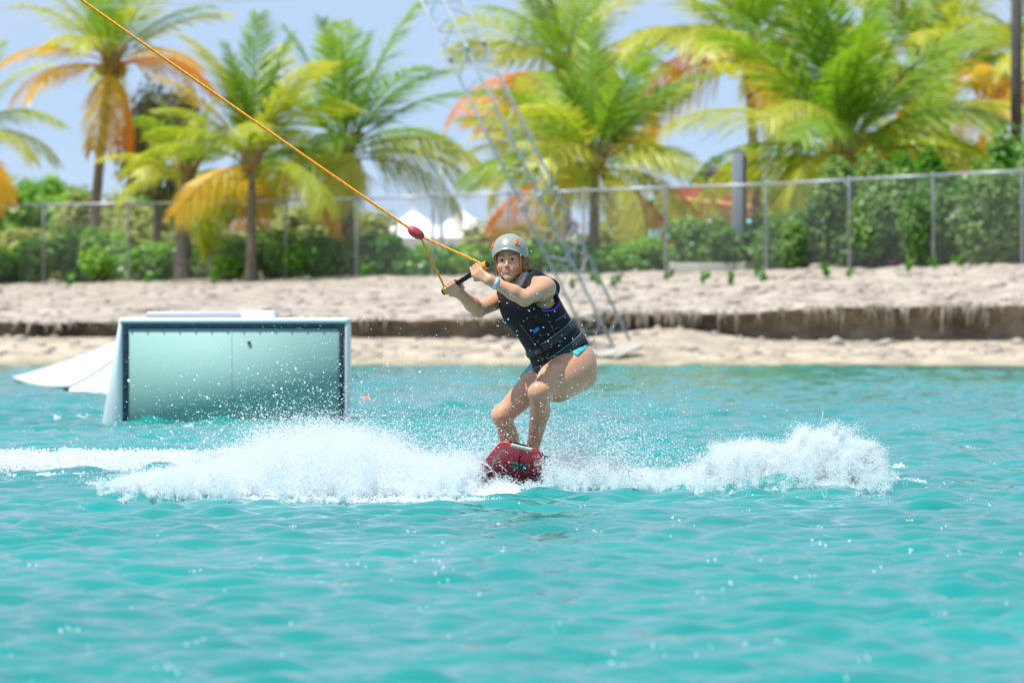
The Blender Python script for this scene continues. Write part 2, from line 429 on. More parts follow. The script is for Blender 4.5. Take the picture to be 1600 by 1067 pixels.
for az0, el0 in ((R(42), R(26)), (R(-66), R(24))):
    mk = MB()                                   # raised emblem: a slanted stroke with a ring at its foot
    def hp(u, v, o=.0015): return helm(az0 + u / .085, el0 + v / .10, o)
    mk.tube([hp(-.006 - .004 * t, .017 - .030 * t) for t in np.linspace(0, 1, 7)], .0050, 6)
    mk.tube([hp(.0035 + .0075 * math.cos(a), -.006 + .0092 * math.sin(a)) for a in np.linspace(0, 2 * np.pi, 17)], .0046, 6)
    mk.tube([hp(.002 + .006 * t, .0155 - .003 * t) for t in np.linspace(0, 1, 4)], .0048, 6)
    mk.build('emblem', m_mark, helmet, True)
def strap(pts, w, th, matl, name, parent, wd=None, n=24):
    """flat webbing through control points (Catmull-Rom), lying against the rider"""
    pts = np.asarray(pts, float); m = len(pts); T = np.linspace(0, m - 1, n); C = []
    pp = np.vstack([2 * pts[0] - pts[1], pts, 2 * pts[-1] - pts[-2]])
    for t in T:
        i = min(int(t), m - 2); f = t - i; a, b_, c, d = pp[i:i + 4]
        C.append(.5 * (2 * b_ + (c - a) * f + (2 * a - 5 * b_ + 4 * c - d) * f * f + (3 * b_ - a - 3 * c + d) * f ** 3))
    C = np.array(C); Tn = np.gradient(C, axis=0); Tn /= np.linalg.norm(Tn, axis=1)[:, None]
    wd = np.asarray(wd if wd is not None else hF, float); rows = []
    for c, t in zip(C, Tn):
        W = unit(np.cross(t, wd)); Nn = unit(np.cross(W, t))
        rows.append([c - W * w / 2 + Nn * th / 2, c + W * w / 2 + Nn * th / 2, c + W * w / 2 - Nn * th / 2, c - W * w / 2 - Nn * th / 2])
    k = MB(); k.grid(rows, wrap=True); return k.build(name, matl, parent, False)
for s in (-1, 1):
    strap([H(s * .071, .050, .034), H(s * .0715, .048, -.004), H(s * .064, .050, -.050), H(s * .043, .056, -.094)], .013, .003, m_orange, 'helmet_strap', helmet, hL_ * s + hF * .5)
strap([H(-.046, .054, -.090), H(-.026, .060, -.112), H(0, .066, -.121), H(.026, .060, -.112), H(.046, .054, -.090)], .012, .003, m_black, 'chin_strap', helmet, -hU * .6 + hF)
strap([H(.004, .058, -.124), H(.010, .055, -.145), H(-.006, .060, -.165)], .006, .003, m_black, 'strap_end', helmet, hF)
# ---- hair
m_hair = pmat('hair', (.10, .045, .018), .45, .5, scale=30, col2=(.36, .20, .085))
X0 = Field(span(-.14, .20, .004), span(-.14, .30, .004), span(.98, 1.34, .004))
X0.add(cone(H(.074, -.035, .0), H(.080, -.03, -.058), .034, .031), .02)
X0.add(cone(H(.074, -.004, .02), H(.076, -.008, -.052), .017, .015), .02)
X0.add(cone(H(.078, -.02, -.05), H(.088, -.03, -.105), .022, .012), .025)
X0.add(cone(H(.05, -.075, .0), H(.055, -.07, -.085), .04, .028), .03)
X0.add(cone(H(-.05, -.075, .0), H(-.05, -.07, -.07), .04, .026), .03)
X0.add(cone(H(0, -.09, .0), H(.02, -.085, -.10), .05, .035), .03)
X0.add(cone(H(.055, -.07, -.085), H(.085, -.085, -.125), .028, .012), .03)
X0.add(cone(H(-.070, -.02, .0), H(-.070, -.01, -.045), .016, .010), .01)
V, Q = X0.mesh(2); V = V + unit(hL_) * (np.sin(V[:, 2] * 210 + V[:, 0] * 60) * .0016)[:, None]
hair = link('hair', mesh_np('hair', V, Q), m_hair, person)
hs = MB()
for i in range(70):
    a0 = H(.072 + rng.normal(0, .012), -.03 + rng.normal(0, .02), .0 - abs(rng.normal(0, .035))); L_ = rng.uniform(.03, .085)
    dr = unit(hL_ * rng.uniform(.10, .8) + hU * rng.uniform(-1.3, .15) + hF * rng.normal(0, .3))
    cv = unit(rng.normal(0, 1, 3)); t = np.linspace(0, 1, 7)[:, None]
    hs.tube(a0 + dr * L_ * t + cv * L_ * .28 * t * t + hU * .012 * np.sin(t * 7 + i), .0013 * (1 - .8 * t[:, 0]), 4)
for i in range(24):
    a0 = H(-.072 + rng.normal(0, .006), .0 + rng.normal(0, .02), -.02 - abs(rng.normal(0, .02))); t = np.linspace(0, 1, 6)[:, None]
    dr = unit(-hL_ * rng.uniform(0, .4) - hU + hF * rng.normal(0, .2)); hs.tube(a0 + dr * rng.uniform(.03, .09) * t - hL_ * .012 * t * t, .0009 * (1 - .8 * t[:, 0]), 4)
hs.build('loose_hair', m_hair, hair, True)

# ---- life vest (foam panels over the torso)
m_vest = pmat('vest_neoprene', (.006, .0065, .009), .6, .25, var=.35, scale=30, bump=.3, bscale=300)
m_panel = pmat('vest_grey_panel', (.035, .037, .048), .5, .4, var=.2, scale=40, bump=.25, bscale=300)
m_pipe = pmat('vest_teal_piping', (.04, .20, .24), .45); m_web = pmat('vest_webbing', (.022, .023, .028), .5, bump=.2, bscale=400)
m_blue = pmat('blue_trim', (.015, .16, .55), .5); m_violet = pmat('violet_trim', (.07, .03, .60), .5)
st = .0045
W = Field(span(-.30, .42, st), span(-.36, .42, st), span(.44, 1.22, st))
for p, k in torso[:2]: W.add(p, k)
W.add(ellip(pel + U * .025 + F * .012, TA, (.156, .128, .14)), .06)
W.add(ellip(rib + F * .045 + U * .03, TA, (.118, .085, .12)), .05)                    # foam over the bust
for s, sh in ((1, shL), (-1, shR)):
    a = neck0 + (sh - neck0) * .42
    W.add(cone(a + F * .075 - U * .10, a + F * .045 + U * .018, .032, .030), .03); W.add(cone(a + F * .045 + U * .018, a - F * .06 + U * .022, .030, .030), .02)
    W.add(cone(a - F * .06 + U * .022, a - F * .105 - U * .07 + LT * s * .03, .030, .034), .03)
W.add(cone(pel + F * .080 + U * .02 - LT * .03, pel + F * .088 - U * .080 - LT * .05, .06, .040), .04)
W.F -= .026
W.sub(cone(neck0 - U * .06 + F * .075, neck0 + U * .3 + F * .06, .058, .075), .02)
for s, sh in ((1, shL), (-1, shR)):
    W.sub(cone(sh + F * .016 - U * .030 - LT * s * .020, sh + LT * s * .3 + F * .05 - U * .0, .083, .12), .015)
def vest_d(p): return None
hem = pel - U * .040
nh = unit(U + F * .55 + LT * .06)                                                      # hem dips in front
W.cut(lambda X, Y, Z: -((X - hem[0]) * nh[0] + (Y - hem[1]) * nh[1] + (Z - hem[2]) * nh[2]), .012)
# open front: a narrow seam down the middle
W.sub(cone(neck0 + F * .21 - U * .02, pel + F * .22, .0, .0), .001)
V, Q = W.mesh(1)
vest = link('life_vest', mesh_np('life_vest', V, Q), m_vest, person)
from mathutils.bvhtree import BVHTree
bvh = BVHTree.FromPolygons([tuple(v) for v in V], [tuple(f) for f in Q])
def on_vest(u, ang, off=.002, c0=None):
    """point on the vest's outside at spine height u (m above the pelvis), ang degrees from the front towards her left"""
    ax = pel + (rib - pel) * (u / np.linalg.norm(rib - pel)) if c0 is None else c0
    d = F * math.cos(R(ang)) + LT * math.sin(R(ang))
    h = bvh.ray_cast(Vector(ax + d * .6), Vector(-d))
    if h[0] is None: return ax + d * .16
    return np.array(h[0]) + np.array(h[1]) * off * (1 if np.dot(np.array(h[1]), d) > 0 else -1)
def belt(u0, a0, a1, w, matl, name, off=.004, du=0.0, n=40):
    rows = []
    for i in range(n):
        t = i / (n - 1); a = a0 + (a1 - a0) * t; u = u0 + du * t
        rows.append([on_vest(u - w / 2, a, off), on_vest(u - w / 2 * .8, a, off + .003), on_vest(u + w / 2 * .8, a, off + .003), on_vest(u + w / 2, a, off)])
    k = MB(); k.grid(rows); return k.build(name, matl, vest, True)
for u0 in (.045, .135):
    belt(u0, 8, 108, .036, m_web, 'belt', du=.02)
    belt(u0 + .026, 12, 112, .006, m_pipe, 'piping', du=.02)
    belt(u0, -70, -6, .034, m_web, 'belt')
    k = MB(); c = on_vest(u0, 2, .010); k.box((0, 0, 0), (.055, .034, .016), np.array([LT, U, F]).T); 
    o = k.build('buckle', pmat('buckle', (.015, .016, .018), .3), vest, loc=c); bevel(o, .004)
    k = MB(); k.box((0, 0, 0), (.030, .006, .004), np.array([LT, U, F]).T); k.build('buckle_mark', m_pipe, vest, loc=c + F * .010 + U * .006)
# seams between the foam panels
for pts in ([(u, 46 + 10 * u / .3) for u in np.linspace(.0, .24, 20)], [(u, -3) for u in np.linspace(-.03, .33, 30)],
            [(.19 + .012 * math.sin(t * 3), 6 + 60 * t) for t in np.linspace(0, 1, 24)], [(.005 + .01 * t, 50 + 60 * t) for t in np.linspace(0, 1, 24)]):
    k = MB(); k.tube([on_vest(u, a, .0005) for u, a in pts], .0028, 6); k.build('seam', m_panel, vest, True)
k = MB(); k.tube([on_vest(u, -1.0, .001) for u in np.linspace(-.03, .33, 30)], .0022, 6); k.build('zip', pmat('zip', (.03, .10, .11), .35), vest, True)
# grey lapel pad beside the neck on her left
lp0, lp1 = q(811, 452, -.15), q(822, 428, -.075); ld = unit(lp1 - lp0); lw = ortho(LT - F * .5, ld); ln_ = np.cross(lw, ld)
k = MB(); lap = []
for t, sc in zip(np.linspace(-.15, 1.1, 13), (.2, .75, .92, 1, 1, 1, 1, 1, 1, .97, .9, .75, .2)):
    c = lp0 + (lp1 - lp0) * t; lap.append([c + lw * np.sign(math.cos(p)) * abs(math.cos(p)) ** .5 * .031 * sc + ln_ * np.sign(math.sin(p)) * abs(math.sin(p)) ** .5 * .021 * sc for p in np.linspace(0, 2 * np.pi, 21)[:-1]])
k.grid(lap, wrap=True); k.build('lapel_pad', m_panel, vest, True)
belt(.235, 66, 104, .014, m_panel, 'side_strap', du=-.005)
# trim at the arm opening, chest mark
def arc(c, rad, a0, a1, matl, name, r=.005):
    pts = []
    for a_ in np.linspace(R(a0), R(a1), 24):
        d = F * math.cos(a_) * rad + U * math.sin(a_) * rad; o_ = c + d + LT * .3
        h = bvh.ray_cast(Vector(o_), Vector(-LT))
        if h[0] is not None: pts.append(np.array(h[0]) + LT * .002)
    if len(pts) > 3: k = MB(); k.tube(pts, r, 6); k.build(name, matl, vest, True)
ac = shL + F * .016 - U * .030
arc(ac, .098, 232, 322, m_violet, 'arm_opening_trim'); arc(ac, .100, 112, 140, m_blue, 'arm_opening_trim')
k = MB(); G_ = [[on_vest(.235 + .020 * v + .006 * t, 14 + 16 * t, .0025) for t in np.linspace(0, 1, 6)] for v in (0, 1)]; k.grid(G_); k.build('chest_mark', m_blue, vest, True)

# ---- swimsuit bottom
m_suit = pmat('swimsuit', (.02, .30, .33), .5, .4, scale=38, col2=(.10, .52, .50))
Y0 = Field(span(.0, .50, .004), span(-.28, .42, .004), span(.40, .92, .004))
Y0.add(torso[1][0], .05); Y0.add(torso[2][0], .06)
Y0.add(ball(q(899, 572, .01), .111), .05); Y0.add(ball(q(886, 572, .16), .11), .05)
Y0.add(cone(hipL, hipL + (kneeL - hipL) * .55, .112, .093), .03); Y0.add(cone(hipR, kneeR, .098, .056), .03)
Y0.F -= .009
Y0.cut(lambda X, Y, Z: (X - pel[0]) * F[0] + (Y - pel[1]) * F[1] + (Z - pel[2]) * F[2] - .105, .003)
Y0.cut(lambda X, Y, Z: (X - pel[0]) * U[0] + (Y - pel[1]) * U[1] + (Z - pel[2]) * U[2] - .09, .003)
Y0.cut(lambda X, Y, Z: (-((X - pel[0]) * U[0] + (Y - pel[1]) * U[1] + (Z - pel[2]) * U[2]) + .004 - 1.5 * np.maximum(0, .100 - np.abs((X - pel[0]) * LT[0] + (Y - pel[1]) * LT[1] + (Z - pel[2]) * LT[2]))) * .6, .003)
V, Q = Y0.mesh(1); link('swimsuit', mesh_np('swimsuit', V, Q), m_suit, person)

# ---- wrist band
m_band = pmat('wrist_band', (.62, .72, .82), .35, scale=30, col2=(.10, .32, .62))
wb = MB(); d_ = unit(elL - wrL); c_ = wrL + (elL - wrL) * .17; e1 = ortho([0, 0, 1], d_); e2 = np.cross(d_, e1)
rows = [[c_ + d_ * s + (e1 * math.cos(a) + e2 * math.sin(a)) * (.0355 + o_) for a in np.linspace(0, 2 * np.pi, 29)[:-1]] for s, o_ in ((-.010, -.006), (-.009, 0), (.009, .001), (.010, -.006))]
wb.grid(rows, wrap=True); wb.build('wrist_band', m_band, person, True)

# ------------------------------------------------------------------ tow handle and rope
m_grip = pmat('grip_rubber', (.010, .010, .012), .55, bump=.4, bscale=500); m_rope = pmat('rope', (.92, .46, .02), .6, scale=90, col2=(.86, .30, .01)); m_rope2 = pmat('rope_fleck', (.84, .24, .02), .6)
m_float = pmat('red_float', (.42, .045, .05), .45, var=.15, scale=30)
tow = empty('tow_handle', BASE)
tag(tow, 'orange tow rope with a black handle and red float in her hands', 'tow rope')
k = MB(); Lb = np.linalg.norm(barB - barA)
tt = [0, .004, .03, .04, .05, .5, .95, .96, .97, .996, 1]; rr = [.010, .017, .019, .019, .0135, .0135, .0135, .019, .019, .017, .010]
k.tube([barA + (barB - barA) * t for t in tt], rr, 16); k.build('handle', m_grip, tow, True)
knot = q(650, 364, -.30)
def rope(a, b, sag, name, r=.0062, pitch=.040, turns=3):
    a = np.array(a); b = np.array(b); L_ = np.linalg.norm(b - a); n = max(16, int(L_ / pitch * 8)); t = np.linspace(0, 1, n)
    C = a + (b - a) * t[:, None]; C[:, 2] -= sag * 4 * t * (1 - t)
    d = unit(b - a); e1 = ortho([0, 0, 1], d); e2 = np.cross(d, e1); k = [MB(), MB()]
    for s in range(turns):
        ph = 2 * np.pi * (t * L_ / pitch + s / turns)
        k[0 if s else 1].tube(C + (np.cos(ph)[:, None] * e1 + np.sin(ph)[:, None] * e2) * r * .62, r * .62, 6)
    o = k[0].build(name, m_rope, tow, True); k[1].build('strand', m_rope2, o, True); return o
rope(knot + np.array([.02, 0, -.015]), barA + AX * .025, .0, 'bridle_rope', .0058)
rope(knot + np.array([.02, 0, -.015]), barB - AX * .022, .0, 'bridle_rope', .0062)
rope(q(-420, -392, -.55), knot, .02, 'tow_line', .0068)
for c in (barA + AX * .025, barB - AX * .022):
    e1 = ortho([0, 0, 1], AX); e2 = np.cross(AX, e1)
    for o_ in (-.006, .006):
        k = MB(); k.tube([c + AX * o_ + .0185 * (math.cos(a) * e1 + math.sin(a) * e2) for a in np.linspace(0, 2 * np.pi, 21)], .0055, 6); k.build('rope_loop', m_rope, tow, True)
k = MB(); d = unit(q(662, 372) - q(638, 357)); k.tube([knot + d * s for s in np.linspace(-.052, .052, 11)], .030 * np.sqrt(np.clip(1.05 - (np.linspace(-1, 1, 11)) ** 2, .1, 1)), 14); k.build('float', m_float, tow, True)

# ------------------------------------------------------------------ wakeboard
m_base = pmat('board_base', (.84, .075, .11), .3, .5, scale=9, col2=(.70, .065, .085), coat=.2)
m_rail = pmat('board_rail', (.40, .46, .39), .4, var=.12, scale=30); m_deck = pmat('board_deck', (.03, .03, .034), .5)
m_redrail = pmat('board_red_rail', (.62, .04, .05), .35)
board = empty('wakeboard', BASE)
tag(board, 'red wakeboard with a pale nose rim and a green mark on its base', 'wakeboard')
e1 = unit([.05, -.955, .285]); e2 = unit(np.array([.965, 0, -.235]) - e1 * (np.array([.965, 0, -.235]) @ e1)); e3 = np.cross(e2, e1) * -1
if e3[2] < 0: e3 = -e3
tip = q(813, 699, -.52); LB = 1.36
def half(s):                                    # half width at s metres behind the nose
    e = min(s, LB - s); w = -math.log(math.exp(-.210 * 40) + math.exp(-(.108 + .27 * e) * 40)) / 40
    if e < .045: w *= .78 + .22 * math.sqrt(max(0, 1 - ((.045 - e) / .045) ** 2))
    return w
def rock(s): u = (s - LB / 2) / (LB / 2); return .085 * (abs(u) ** 2.3) - .085
def bp_(s, v, o=0.0):                           # v in -1..1 across
    return tip - e1 * s + e2 * v * half(s) + e3 * (rock(s) + o - .006 * (1 - abs(v) ** 4))
ss = np.r_[np.linspace(0, .11, 9), np.linspace(.14, LB - .14, 22), np.linspace(LB - .11, LB, 9)]; vs = np.linspace(-1, 1, 17)
TH = .016
k = MB(); k.grid([[bp_(s, v) for v in vs] for s in ss]); k.build('base', m_base, board, True)
k = MB(); k.grid([[bp_(s, v, TH + .012 * (1 - abs(v) ** 3)) for v in vs] for s in ss]); k.build('deck', m_deck, board, True)
per = [(s, 1) for s in ss] + [(LB, v) for v in vs[::-1][1:-1]] + [(s, -1) for s in ss[::-1]] + [(0, v) for v in vs[1:-1]]
k = MB(); pr = np.array([bp_(s, v, TH * .5) for s, v in per + per[:1]])
k.tube(pr, TH * .56, 8, False); k.build('rail', m_redrail, board, True)
k = MB(); k.tube([bp_(0.0, v, TH * .5) - e3 * .001 + e1 * .003 for v in np.linspace(-.62, .80, 17)], TH * .66, 8); k.build('nose_rim', m_rail, board, True)
def decal(s0, s1, v0, v1, matl, name, o=-.0015, sk=0.0):
    k = MB(); k.grid([[bp_(s, v + sk * (s - s0), o) for v in np.linspace(v0, v1, 7)] for s in np.linspace(s0, s1, 6)]); return k.build(name, matl, board, True)
m_green = pmat('board_green_mark', (.16, .42, .26), .4, var=.2, scale=50); m_teal = pmat('board_teal_mark', (.01, .18, .17), .4)
m_navy = pmat('board_navy_stripe', (.012, .035, .06), .4); m_pale = pmat('board_pale_line', (.70, .45, .42), .5)
decal(.155, .235, -.22, .06, m_green, 'base_mark'); decal(.155, .235, .06, .38, m_teal, 'base_mark')
for i, (a0, a1) in enumerate(((-.19, -.13), (-.11, -.08), (-.06, .0), (.02, .05))): decal(.180, .200, a0, a1, m_navy, 'base_lettering', -.0025)
decal(.03, .155, .03, .12, pmat('board_dark_stripe', (.10, .015, .05), .4), 'base_stripe')
decal(.06, .40, -.80, -.765, m_pale, 'base_line', sk=.12); decal(.12, .52, .78, .81, m_pale, 'base_line', sk=-.15)
decal(.36, .52, .35, .985, m_navy, 'base_stripe')
m_scuff = pmat('board_scuff', (.62, .42, .38), .6)
for i in range(26):
    s = rng.uniform(.02, .42); v = rng.uniform(-.9, .95); decal(s, s + rng.uniform(.008, .03), v, v + rng.uniform(.01, .05), m_scuff, 'base_scuff', -.002, rng.uniform(-2, 2))
# bindings on the deck
m_boot = pmat('boot', (.018, .018, .02), .5, var=.3, scale=30)
for a in (ankL, ankR):
    bb = empty('binding', (0, 0, 0)); bb.parent = board
    Z0 = Field(span(a[0] - .26, a[0] + .14, .006), span(a[1] - .16, a[1] + .12, .006), span(a[2] - .20, a[2] + .10, .006))
    Z0.add(cone(a + np.array([.014, .004, .0]), a + np.array([.02, 0, -.05]), .050, .056), .03)
    Z0.add(cone(a + np.array([.02, 0, -.05]), a + ex + np.array([.02, 0, -.062]), .052, .042), .03)
    Z0.cut(lambda X, Y, Z: (Z - a[2] - .005), .004)
    V, Q = Z0.mesh(1); link('boot', mesh_np('boot', V, Q), m_boot, bb)
    k = MB(); k.tube([a + np.array([.02 + .0, 0, -.02]) + .066 * np.array([math.cos(t), math.sin(t), 0]) for t in np.linspace(0, 2 * np.pi, 25)], .008, 6); k.build('ankle_strap', m_web, bb, True)
# ------------------------------------------------------------------ terrain: lake bed, beach, undercut bank, ground behind
def fence_y(x): return 124.0 - .847 * np.clip(x, -30, 30)
def fence_z(x): return 1.72 + .0132 * np.clip(x, -30, 30)
def lip_z(x): return .90 + .13 * np.tanh(x / 4.0) + .13 * vnoise(np.asarray(x) * .45, np.asarray(x) * 0 + 3, 5)
def foot_z(x): return .42 + .04 * np.tanh(-x / 4) + .0 * x
tx = np.concatenate([np.linspace(-260, -16, 40)[:-1], np.arange(-16, 16, .07), np.linspace(16, 260, 40)])
prof = []
zones = []
n1 = lambda f, s, o=3: vnoise(tx * f, tx * 0 + s, s, o)
sh = 101.6 + .25 * n1(.25, 11)                                      # shoreline
bump = np.exp(-((tx - 2.9) / 1.3) ** 2)                              # heap of sand by the mast
Lz = lip_z(tx); Fz0 = foot_z(tx); ly = 106.0 + .75 * n1(.35, 21) + .22 * n1(1.6, 22)
def row(y, z, zone): prof.append(np.stack([tx, y * np.ones_like(tx), z * np.ones_like(tx)], 1)); zones.append(np.full(len(tx), zone, float))
row(-60, -2.2, 0); row(60, -1.8, 0); row(92, -1.2, 0); row(99, -.30, 0)
for t in np.linspace(0, 1, 16):
    y = sh + (ly - .3 - sh) * t
    z = -.02 + (Fz0 + .02) * (t ** .8) + .012 * vnoise(tx * 3, y * 3, 31) * (t > .05) + bump * .26 * np.sin(np.pi * min(1, t * .62)) ** 1.5
    row(y, z, 0.0 + .12 * (t < .12))
bt = bump * .24
for dy_, f, zo in ((.12, .03, .4), (.26, .18, .9), (.34, .42, 1), (.34, .62, .9), (.28, .78, .7), (.17, .88, .55), (.04, .93, .45), (-.06, .965, .3), (.02, 1.0, .25), (.25, 1.03, .25)):
    rough = .16 * vnoise(tx * 2.2, tx * 0 + f * 5, 41, 4) + .05 * vnoise(tx * 9, tx * 0 + f * 9, 42, 3)
    z = np.maximum(Fz0 + bt, Fz0 + (Lz - Fz0) * f) + (.03 * vnoise(tx * 7, tx * 0 + f * 4, 43, 3) if f > .1 else 0)
    row(ly + dy_ + rough * (1 if zo > .2 else .4), z, zo)
fy, fz = fence_y(tx), fence_z(tx)
for t in np.linspace(.03, 1, 46):
    y = ly + .25 + (fy - ly - .25) * t
    z = Lz + .03 * (Lz - Fz0) + (fz - Lz) * (t ** .85) + (.13 * vnoise(tx * .7, y * .7, 51, 4) + .06 * vnoise(tx * 3.2, y * 2.2, 52, 3)) * min(1, t * 6) * (1 - .5 * t)
    row(y, z, .25 + .1 * t)
for d in (1, 3, 6, 12, 25, 60, 150, 500, 2500):
    row(fy + d, fz + .10 * min(1, d / 6) + .05 * vnoise(tx * .7, fy + d, 61), .42)
G = np.array(prof); m_, n_ = G.shape[:2]
i = np.arange(m_ - 1)[:, None] * n_; j = np.arange(n_ - 1)[None, :]
me = mesh_np('ground', G.reshape(-1, 3), np.stack([i + j, i + j + 1, i + n_ + j + 1, i + n_ + j], -1).reshape(-1, 4))
at = me.attributes.new('zone', 'FLOAT', 'POINT'); at.data.foreach_set('value', np.concatenate(zones).astype(np.float32))
m_gr, nt, b = mat('sandy_ground'); L = nt.links.new
b.inputs['Roughness'].default_value = .95; b.inputs['Specular IOR Level'].default_value = .15
a = nt.nodes.new('ShaderNodeAttribute'); a.attribute_name = 'zone'
ramp = nt.nodes.new('ShaderNodeValToRGB'); L(a.outputs['Fac'], ramp.inputs[0])
els = ramp.color_ramp.elements
els[0].position = 0; els[0].color = (.43, .375, .29, 1); els[1].position = 1; els[1].color = (.35, .265, .18, 1)
for p_, c in ((.10, (.36, .31, .20)), (.2, (.41, .36, .31)), (.36, (.39, .345, .285)), (.42, (.36, .31, .19)), (.55, (.32, .26, .20))):
    e = els.new(p_); e.color = (*c, 1)
tc = nt.nodes.new('ShaderNodeTexCoord')
nz = nt.nodes.new('ShaderNodeTexNoise'); nz.inputs['Scale'].default_value = 1.4; nz.inputs['Detail'].default_value = 9; nz.inputs['Roughness'].default_value = .7
L(tc.outputs['Object'], nz.inputs['Vector'])
mr = nt.nodes.new('ShaderNodeMapRange'); mr.inputs['From Min'].default_value = .3; mr.inputs['From Max'].default_value = .7; mr.inputs['To Min'].default_value = .48; mr.inputs['To Max'].default_value = 1.36
L(nz.outputs['Fac'], mr.inputs['Value'])
mx = nt.nodes.new('ShaderNodeMix'); mx.data_type = 'RGBA'; mx.blend_type = 'MULTIPLY'; mx.inputs['Factor'].default_value = 1
L(ramp.outputs[0], mx.inputs[6]); L(mr.outputs[0], mx.inputs[7]); L(mx.outputs[2], b.inputs['Base Color'])
nb = nt.nodes.new('ShaderNodeTexNoise'); nb.inputs['Scale'].default_value = 9; nb.inputs['Detail'].default_value = 8
L(tc.outputs['Object'], nb.inputs['Vector']); bp = nt.nodes.new('ShaderNodeBump'); bp.inputs['Strength'].default_value = .7; bp.inputs['Distance'].default_value = .12
L(nb.outputs['Fac'], bp.inputs['Height']); L(bp.outputs[0], b.inputs['Normal'])
tag(link('ground', me, m_gr), kind='structure')
from mathutils.bvhtree import BVHTree as _B
_gb = _B.FromPolygons([tuple(v) for v in G.reshape(-1, 3)], [tuple(p.vertices) for p in me.polygons])
def ground_z(x, y):
    h = _gb.ray_cast(Vector((x, y, 30)), Vector((0, 0, -1))); return h[0].z if h[0] else 0.0

# ------------------------------------------------------------------ water
Ds = np.concatenate([[-58, -30, -12, -4, 0, 3, 5], np.exp(np.arange(math.log(6.0), math.log(104.0), .0016))])
us = np.concatenate([np.linspace(-2.2, -.16, 16), np.arange(-.125, .1255, .0009), np.linspace(.16, 2.2, 16)])
DD, UU = np.meshgrid(Ds, us, indexing='ij')
XX = UU * np.maximum(np.abs(DD), 26 * (DD < 6) + DD * (DD >= 6)); XX = np.where(DD < 6, UU * 40, UU * DD)
YY = DD.copy()
wr = np.random.default_rng(5)
def waves(X, Y, D):
    Z = np.zeros_like(X)
    for i in range(72):
        lam = .18 * (14.0 ** (i / 71.0)); k = 2 * np.pi / lam
        th = R(118) + wr.normal(0, .95)                              # heading of the wavelet, 0 = +X
        amp = .0100 * lam * wr.uniform(.5, 1.3) * min(1.35, (.55 / lam) ** 1.5)
        fade = np.clip((lam / (np.abs(D) * .0016 + .010) - 2.1) / 2.0, 0, 1)
        ph = k * (X * math.cos(th) + Y * math.sin(th)) + wr.uniform(0, 6.28) + .9 * vnoise(X * .5 / lam * .7, Y * .5 / lam * .7, 100 + i, 1)
        s = np.sin(ph); Z += amp * fade * (s + .22 * np.cos(2 * ph))
    return Z
WZ = waves(XX, YY, DD)
gust = .62 + .55 * (vnoise(XX * .35, YY * .16, 201, 2) + .35)           # patches of rougher and calmer water
WZ *= np.clip(gust, .55, 1.2)
# the carved wake behind and beside the board: two rolls running left and right of the rider
BX = BASE[0]
def wake(X, Y):
    w = .030 * np.exp(-((Y - 31.2 - .012 * np.abs(X)) / .35) ** 2) * np.clip(1.4 - np.abs(X) * .22, .25, 1) * (1 + .5 * np.sin(X * 5.1))
    w += .055 * np.exp(-((Y - 36.2) / .9) ** 2) * np.clip(-(X - .2) * .5, 0, 1)      # second roll towards the left edge
    w += .05 * np.exp(-((Y - 43.5 + .3 * X) / .8) ** 2) * np.exp(-((X + 2.4) / 1.1) ** 2)
    w += .035 * np.exp(-((Y - 46) / 1.4) ** 2) * np.clip(1 - np.abs(X + 1.5) * .2, 0, 1)
    return w
WZ += wake(XX, YY)
WZ *= np.clip((101.9 - YY) / 3, .05, 1)
m_, n_ = DD.shape; i = np.arange(m_ - 1)[:, None] * n_; j = np.arange(n_ - 1)[None, :]
me = mesh_np('water', np.stack([XX, YY, WZ], -1).reshape(-1, 3), np.stack([i + j, i + j + 1, i + n_ + j + 1, i + n_ + j], -1).reshape(-1, 4))
m_wat, nt, b = mat('lagoon_water'); L = nt.links.new
b.inputs['Roughness'].default_value = .05; b.inputs['IOR'].default_value = 1.333; b.inputs['Specular IOR Level'].default_value = .5
tc = nt.nodes.new('ShaderNodeTexCoord')
n1_ = nt.nodes.new('ShaderNodeTexNoise'); n1_.inputs['Scale'].default_value = .16; n1_.inputs['Detail'].default_value = 4; L(tc.outputs['Object'], n1_.inputs['Vector'])
cr = nt.nodes.new('ShaderNodeValToRGB'); cr.color_ramp.elements[0].position = .35; cr.color_ramp.elements[1].position = .68
cr.color_ramp.elements[0].color = (.006, .18, .168, 1); cr.color_ramp.elements[1].color = (.010, .245, .232, 1)
L(n1_.outputs['Fac'], cr.inputs[0])
sp = nt.nodes.new('ShaderNodeSeparateXYZ'); L(tc.outputs['Object'], sp.inputs[0])
sm = nt.nodes.new('ShaderNodeMapRange'); sm.inputs['From Min'].default_value = 99.4; sm.inputs['From Max'].default_value = 101.6; L(sp.outputs['Y'], sm.inputs['Value'])
mx = nt.nodes.new('ShaderNodeMix'); mx.data_type = 'RGBA'; L(sm.outputs[0], mx.inputs['Factor']); L(cr.outputs[0], mx.inputs[6]); mx.inputs[7].default_value = (.30, .42, .28, 1)   # shallows
L(mx.outputs[2], b.inputs['Base Color'])
mp = nt.nodes.new('ShaderNodeMapping'); mp.inputs['Scale'].default_value = (1.0, .8, 1); L(tc.outputs['Object'], mp.inputs['Vector'])
nb = nt.nodes.new('ShaderNodeTexNoise'); nb.inputs['Scale'].default_value = 16; nb.inputs['Detail'].default_value = 3; nb.inputs['Roughness'].default_value = .5; L(mp.outputs[0], nb.inputs['Vector'])
bp = nt.nodes.new('ShaderNodeBump'); bp.inputs['Strength'].default_value = .25; bp.inputs['Distance'].default_value = .012; L(nb.outputs['Fac'], bp.inputs['Height']); L(bp.outputs[0], b.inputs['Normal'])
tag(link('water', me, m_wat), kind='structure')
def water_z(x, y): return float(wake(np.array([x]), np.array([y]))[0])

